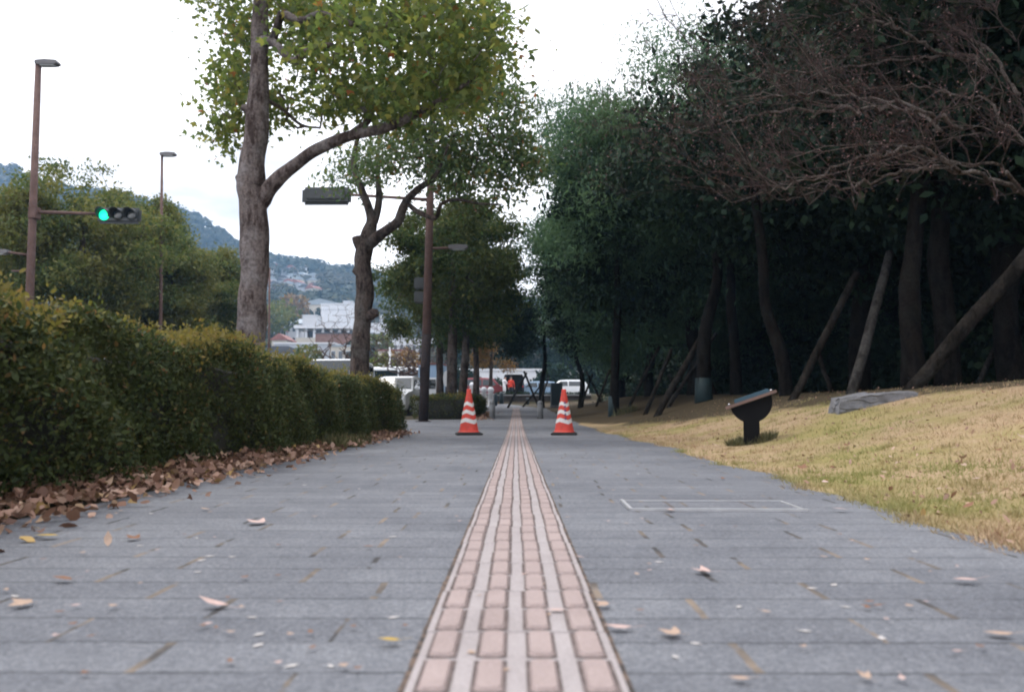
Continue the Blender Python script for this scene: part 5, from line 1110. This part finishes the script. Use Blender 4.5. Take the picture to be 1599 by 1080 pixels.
# ------------------------------------------------------------------ the town on the slope
def house(px0, px1, pyt, pyb, Y, depth, wall, label, roof='flat', roofm=None, rows=0, cols=0, name='building', roofh=2.2, grp=None, ov=.3, winm=None):
    a = at(px0, pyb, Y); b = at(px1, pyb, Y); t = at((px0 + px1) / 2, pyt, Y); w = abs(b.x - a.x); cx_ = (a.x + b.x) / 2
    gb = min(a.z, float(hill_z(cx_, Y)) if Y > 95 else gz(cx_, Y)) - 1.0; h = t.z - gb; wl = h - (roofh if roof in ('gable', 'hip') else 0)
    o = empty(name, (cx_, Y, gb), 0, label, 'building', grp)
    m = MB(); m.box((0, depth / 2, wl / 2), (w, depth, wl)); wa = m.build('wall', wall, o); roofm = roofm or M['roof_grey']; m = MB()
    if roof == 'flat': m.box((0, depth / 2, wl + .15), (w + .3, depth + .3, .3))
    elif roof == 'gable': m.prism([(-w / 2 - ov, wl - .1), (w / 2 + ov, wl - .1), (w / 2 + ov, wl + .1), (0, wl + roofh), (-w / 2 - ov, wl + .1)], -ov, depth + ov, 'y')
    else:
        V = [(-w / 2 - ov, -ov, wl), (w / 2 + ov, -ov, wl), (w / 2 + ov, depth + ov, wl), (-w / 2 - ov, depth + ov, wl), (-w * .25, depth / 2, wl + roofh), (w * .25, depth / 2, wl + roofh)]; m.add(V, [(0, 1, 5, 4), (1, 2, 5), (2, 3, 4, 5), (3, 0, 4), (0, 3, 2, 1)])
    m.build('roof', roofm, o); vis = at(cx_, pyb, Y).z - gb
    for r in range(rows):
        for c in range(cols):
            zz = wl - (wl - 1.0) * (r + .5) / rows if rows > 1 else wl * .62; xx = -w / 2 + w * (c + .5) / cols
            f = MB(); f.box((xx, -.01, zz), (w / cols * .55, .12, min(1.5, wl / rows * .5))); fr_ = f.build('window', M['grey_wall'], o); g = MB(); g.box((xx, -.05, zz), (w / cols * .47, .1, min(1.5, wl / rows * .5) * .84)); g.build('pane', winm or M['pane'], fr_)
    return o
B = house(500, 553, 475, 545, 250, 14, M['white_wall'], 'large plain white block building between the two street trees', 'flat', M['white_wall'])
m = MB()
for k in range(14): m.box((-5.0 + k * .62 - .2, -.03, 21.2 - 0), (.38, .12, .32))
wl_ = at(526, 483.5, 250).z - B.location.z
for i in range(len(m.v)): m.v[i] = (m.v[i][0], m.v[i][1], m.v[i][2] - 21.2 + wl_)
m.build('vent_row', M['grey_wall'], B)
m = MB(); m.box((2.5, 4, at(526, 473, 250).z - B.location.z + .5), (3, 3, 1.2)); m.build('roof_box', M['grey_wall'], B)
house(462, 536, 466, 490, 330, 14, M['cream_wall'], 'long cream building with a pale roof above the white block', 'gable', M['roof_grey'], 1, 8, roofh=2.5)
house(446, 480, 495, 522, 235, 10, M['white_wall'], 'low white building with an overhanging roof left of the white block', 'hip', M['roof_grey'], 2, 4, roofh=2.0, ov=1.0)
house(472, 494, 493, 515, 228, 6, M['white_wall'], 'small white box-shaped building beside the overhanging roof', 'flat', M['white_wall'], 1, 2)
# white open terrace on pillars
a, b = at(461, 560, 195), at(545, 560, 195); gb = float(hill_z(a.x, 195)) - 1; o = empty('terrace_building', ((a.x + b.x) / 2, 195, gb), 0, 'white terrace building with open bays between pillars', 'building'); w = b.x - a.x
z1, z2, z3 = (at(500, q, 195).z - gb for q in (527, 513, 508))
m = MB(); m.box((0, 4, z1 / 2), (w, 8, z1)); m.build('wall', M['cream_wall'], o); m = MB(); m.box((0, 3.6, (z2 + z3) / 2), (w + .6, 9, z3 - z2)); m.build('roof_beam', M['white_wall'], o)
for k in range(7): m = MB(); m.box((-w / 2 + .4 + k * (w - .8) / 6, .3, (z1 + z2) / 2), (.6, .6, z2 - z1)); m.build('pillar', M['white_wall'], o)
m = MB(); m.box((0, 7, (z1 + z2) / 2), (w - .5, .5, z2 - z1)); m.build('back_wall', M['roof_dark'], o)
house(492, 556, 521, 560, 178, 6, M['brick_wall'], 'low brown brick building below the white block', 'flat', M['roof_dark'], 1, 6)
B = house(427, 521, 537, 585, 150, 10, M['grey_wall'], 'long pale grey building just above the hedge left of the knotty tree', 'flat', M['white_wall'])
m = MB(); q = at(455, 546, 150); m.prism([(-4.0, 0), (3.0, 0), (-.5, 1.3), (-3.6, 1.3)], -.35, -.05, 'y'); r_ = m.build('lean_to_roof', M['roof_dark'], B); r_.location = (q.x - B.location.x, 0, q.z - B.location.z - .6)
house(514, 560, 541, 585, 140, 6, M['cream_wall'], 'beige low building behind the bare trees left of the knotty tree', 'flat', M['roof_grey'], 2, 4)
B = house(574, 619, 506, 575, 215, 10, M['white_wall'], 'white stepped building with a roof water tank right of the knotty tree', 'flat', M['white_wall'], 2, 3)
zt2 = at(600, 503, 215).z - B.location.z; m = MB(); m.box((5.4 - 2.6, 2, zt2 + .9), (1.5, 3, 2.2)); m.build('stair_tower', M['white_wall'], B); m = MB(); m.lathe([(.8, zt2), (.8, zt2 + 1.6), (.5, zt2 + 2.1), (.1, zt2 + 2.3)], 14, (-.4, 2, 0)); m.build('water_tank', M['grey_wall'], B)
house(560, 590, 523, 575, 200, 8, M['white_wall'], 'white lower wing just right of the knotty trunk', 'flat', M['grey_wall'], 2, 3)
house(612, 700, 530, 585, 170, 10, M['white_wall'], 'long white building behind the brown signal pole', 'flat', M['white_wall'], 2, 9)
house(590, 640, 548, 585, 130, 8, M['cream_wall'], 'beige building low behind the white lamp post', 'flat', M['roof_red'], 1, 5)
house(412, 433, 484, 530, 225, 8, M['white_wall'], 'narrow white building under a teal roof right of the large trunk', 'hip', M['roof_teal'], 3, 3, roofh=1.6, ov=.8)
house(414, 436, 503, 530, 215, 8, M['grey_wall'], 'grey house with a faded red roof below the teal-roofed building', 'hip', M['roof_red'], 1, 3, roofh=2.0)
house(424, 447, 520, 545, 165, 7, M['cream_wall'], 'small cream house with a red tiled gable roof', 'gable', M['roof_red'], 1, 2, roofh=1.4)
house(352, 378, 492, 545, 170, 9, M['white_wall'], 'pale building peeping out left of the large grey trunk', 'flat', M['grey_wall'], 3, 3)
house(340, 372, 515, 555, 120, 8, M['grey_wall'], 'grey low building under the trees left of the large trunk', 'flat', M['roof_grey'], 1, 3)
house(165, 200, 375, 470, 120, 8, M['white_wall'], 'white building glimpsed through the broad tree across the road', 'flat', M['grey_wall'], 3, 3)
house(690, 850, 579, 612, 105, 10, M['white_wall'], 'plain white building closing the view beyond the red car', 'flat', M['white_wall'])
house(878, 922, 583, 612, 104, 8, M['white_wall'], 'white building glimpsed between the far trunks beside the teal utility box', 'flat', M['white_wall'])
for px, Y, r_, lab in ((722, 84, 1.9, 'dark bush left of the red car'), (776, 90, 1.3, 'small dark bush between the red car and the open black car'), (866, 88, 2.2, 'dark bush beside the teal utility box'), (935, 80, 2.6, 'dark bush at the right end of the far view'), (845, 96, 1.5, 'dark bush behind the pale blue car')):
    x, y = lp(px, Y); g0 = gz(x, y); o = empty('green_bush', (x, y, g0), 0, lab, 'bush'); C = ell((0, 0, r_ * .8), (r_, r_, r_ * .85), 1500, .3)
    link('foliage', np_mesh('foliage', leaves(C, LEAF_KITE, r_ * .22, .1, .5), 4, M['leaf_shade']), o)
# small houses up the hillside
hs0 = None
for k in range(50):
    px = rng.uniform(404, 496); py = rng.uniform(424, 470)
    if px > 470 and py < 440: continue
    Yh = None
    for yy in np.arange(240, 640, 4):
        q = at(px, py, yy)
        if float(hill_z(q.x, yy)) > q.z: Yh = yy; break
    if Yh is None: continue
    q = at(px, py, Yh); q.z = float(hill_z(q.x, Yh)) + .6
    if k % 3 == 0 or hs0 is None:
        w, d, h = rng.uniform(5, 8), 6, rng.uniform(4.0, 5.5); o = empty('hillside_house', q, 0, 'small pale house among the trees on the hillside', 'house', 'small houses up the hillside')
        m = MB(); m.box((0, d / 2, h / 2), (w, d, h)); m.build('wall', M[('white_wall', 'grey_wall', 'cream_wall')[(k // 3) % 3]], o); m = MB(); m.prism([(-w / 2 - .5, h), (w / 2 + .5, h), (w * .1, h + 1.8), (-w * .1, h + 1.8)], -.5, d + .5, 'y'); m.build('roof', M[('roof_grey', 'roof_dark', 'roof_grey', 'roof_red')[(k // 3) % 4]], o); hs0 = o
    else: o = copy_tree(hs0); o.location = q
    o.rotation_euler = (0, 0, rng.uniform(-.6, .6))
# bare trees and green shrubs in front of the town
def bare(px, py, Y, h, label, spread=1.0):
    p = at(px, 600, Y); z0 = gz(p.x, p.y); o = empty('bare_tree', (p.x, p.y, z0), 0, label, 'tree'); sk = Skel(); tk = spline([(0, 0, -.1), (.05, 0, h * .2), (0, 0, h * .38)], 4); sk.chain(tk, rads([.10, .08, .07], len(tk)))
    T = ell((0, 0, h * .68), (h * .42 * spread, h * .4, h * .36), 260, .3); sk.grow(T, .3, .1, .03); sk.build('trunk', M['twig_brown'], o, .017, .36, .07, 5)
bare(548, 0, 34, 5.0, 'leafless reddish tree left of the knotty trunk, in front of the brick building'); bare(628, 0, 40, 4.6, 'leafless tree with upswept twigs behind the small white car'); bare(655, 0, 46, 4.4, 'leafless tree right behind the brown signal pole')
for k, (px, py, Y, r, lab) in enumerate(((598, 572, 70, 1.5, 'round green bush behind the small white car'), (636, 566, 76, 1.6, 'brownish bush beside the white lamp post'), (480, 556, 80, 1.6, 'green tree-shrub in front of the long grey building'), (400 + 20, 500, 200, 5, 'dark tree beside the teal-roofed building'), (437, 492, 215, 5, 'round dark tree between the teal roof and the white building'), (458, 470 + 10, 300, 6, 'brownish tree above the low white building'), (590, 540, 150, 3, 'small tree in front of the stepped white building'), (620, 520, 240, 5, 'dark tree right of the stepped white building'))):
    p = at(px, py, Y); o = empty('green_bush', p, 0, lab, 'bush'); C = ell((0, 0, 0), (r, r, r * .8), 500, .5)
    link('foliage', np_mesh('foliage', leaves(C, LEAF_KITE, r * .28, .1, .5), 4, M['leaf_orange'] if k in (1, 5) else M['leaf_camphor']), o); m = MB(); g0 = (gz(p.x, p.y) if Y < 95 else float(hill_z(p.x, Y))) - p.z; m.tube([(0, 0, min(g0, -r * .6) - .3), (.05, 0, 0)], [r * .07, r * .04], 7); m.build('stem', M['bark_dark'], o)
# ------------------------------------------------------------------ the air: pale haze that fades the hill
hz = MB(); hz.box((0, 400, 100), (2600, 1300, 216)); hm = bpy.data.materials.new('haze'); hm.use_nodes = True; ht = hm.node_tree; ht.nodes.clear()
ho = ht.nodes.new('ShaderNodeOutputMaterial'); hv = ht.nodes.new('ShaderNodeVolumePrincipled'); hv.inputs['Color'].default_value = (.38, .66, 1, 1); hv.inputs['Density'].default_value = .00042; ht.links.new(hv.outputs[0], ho.inputs['Volume'])
tag(hz.build('haze', hm), kind='stuff')
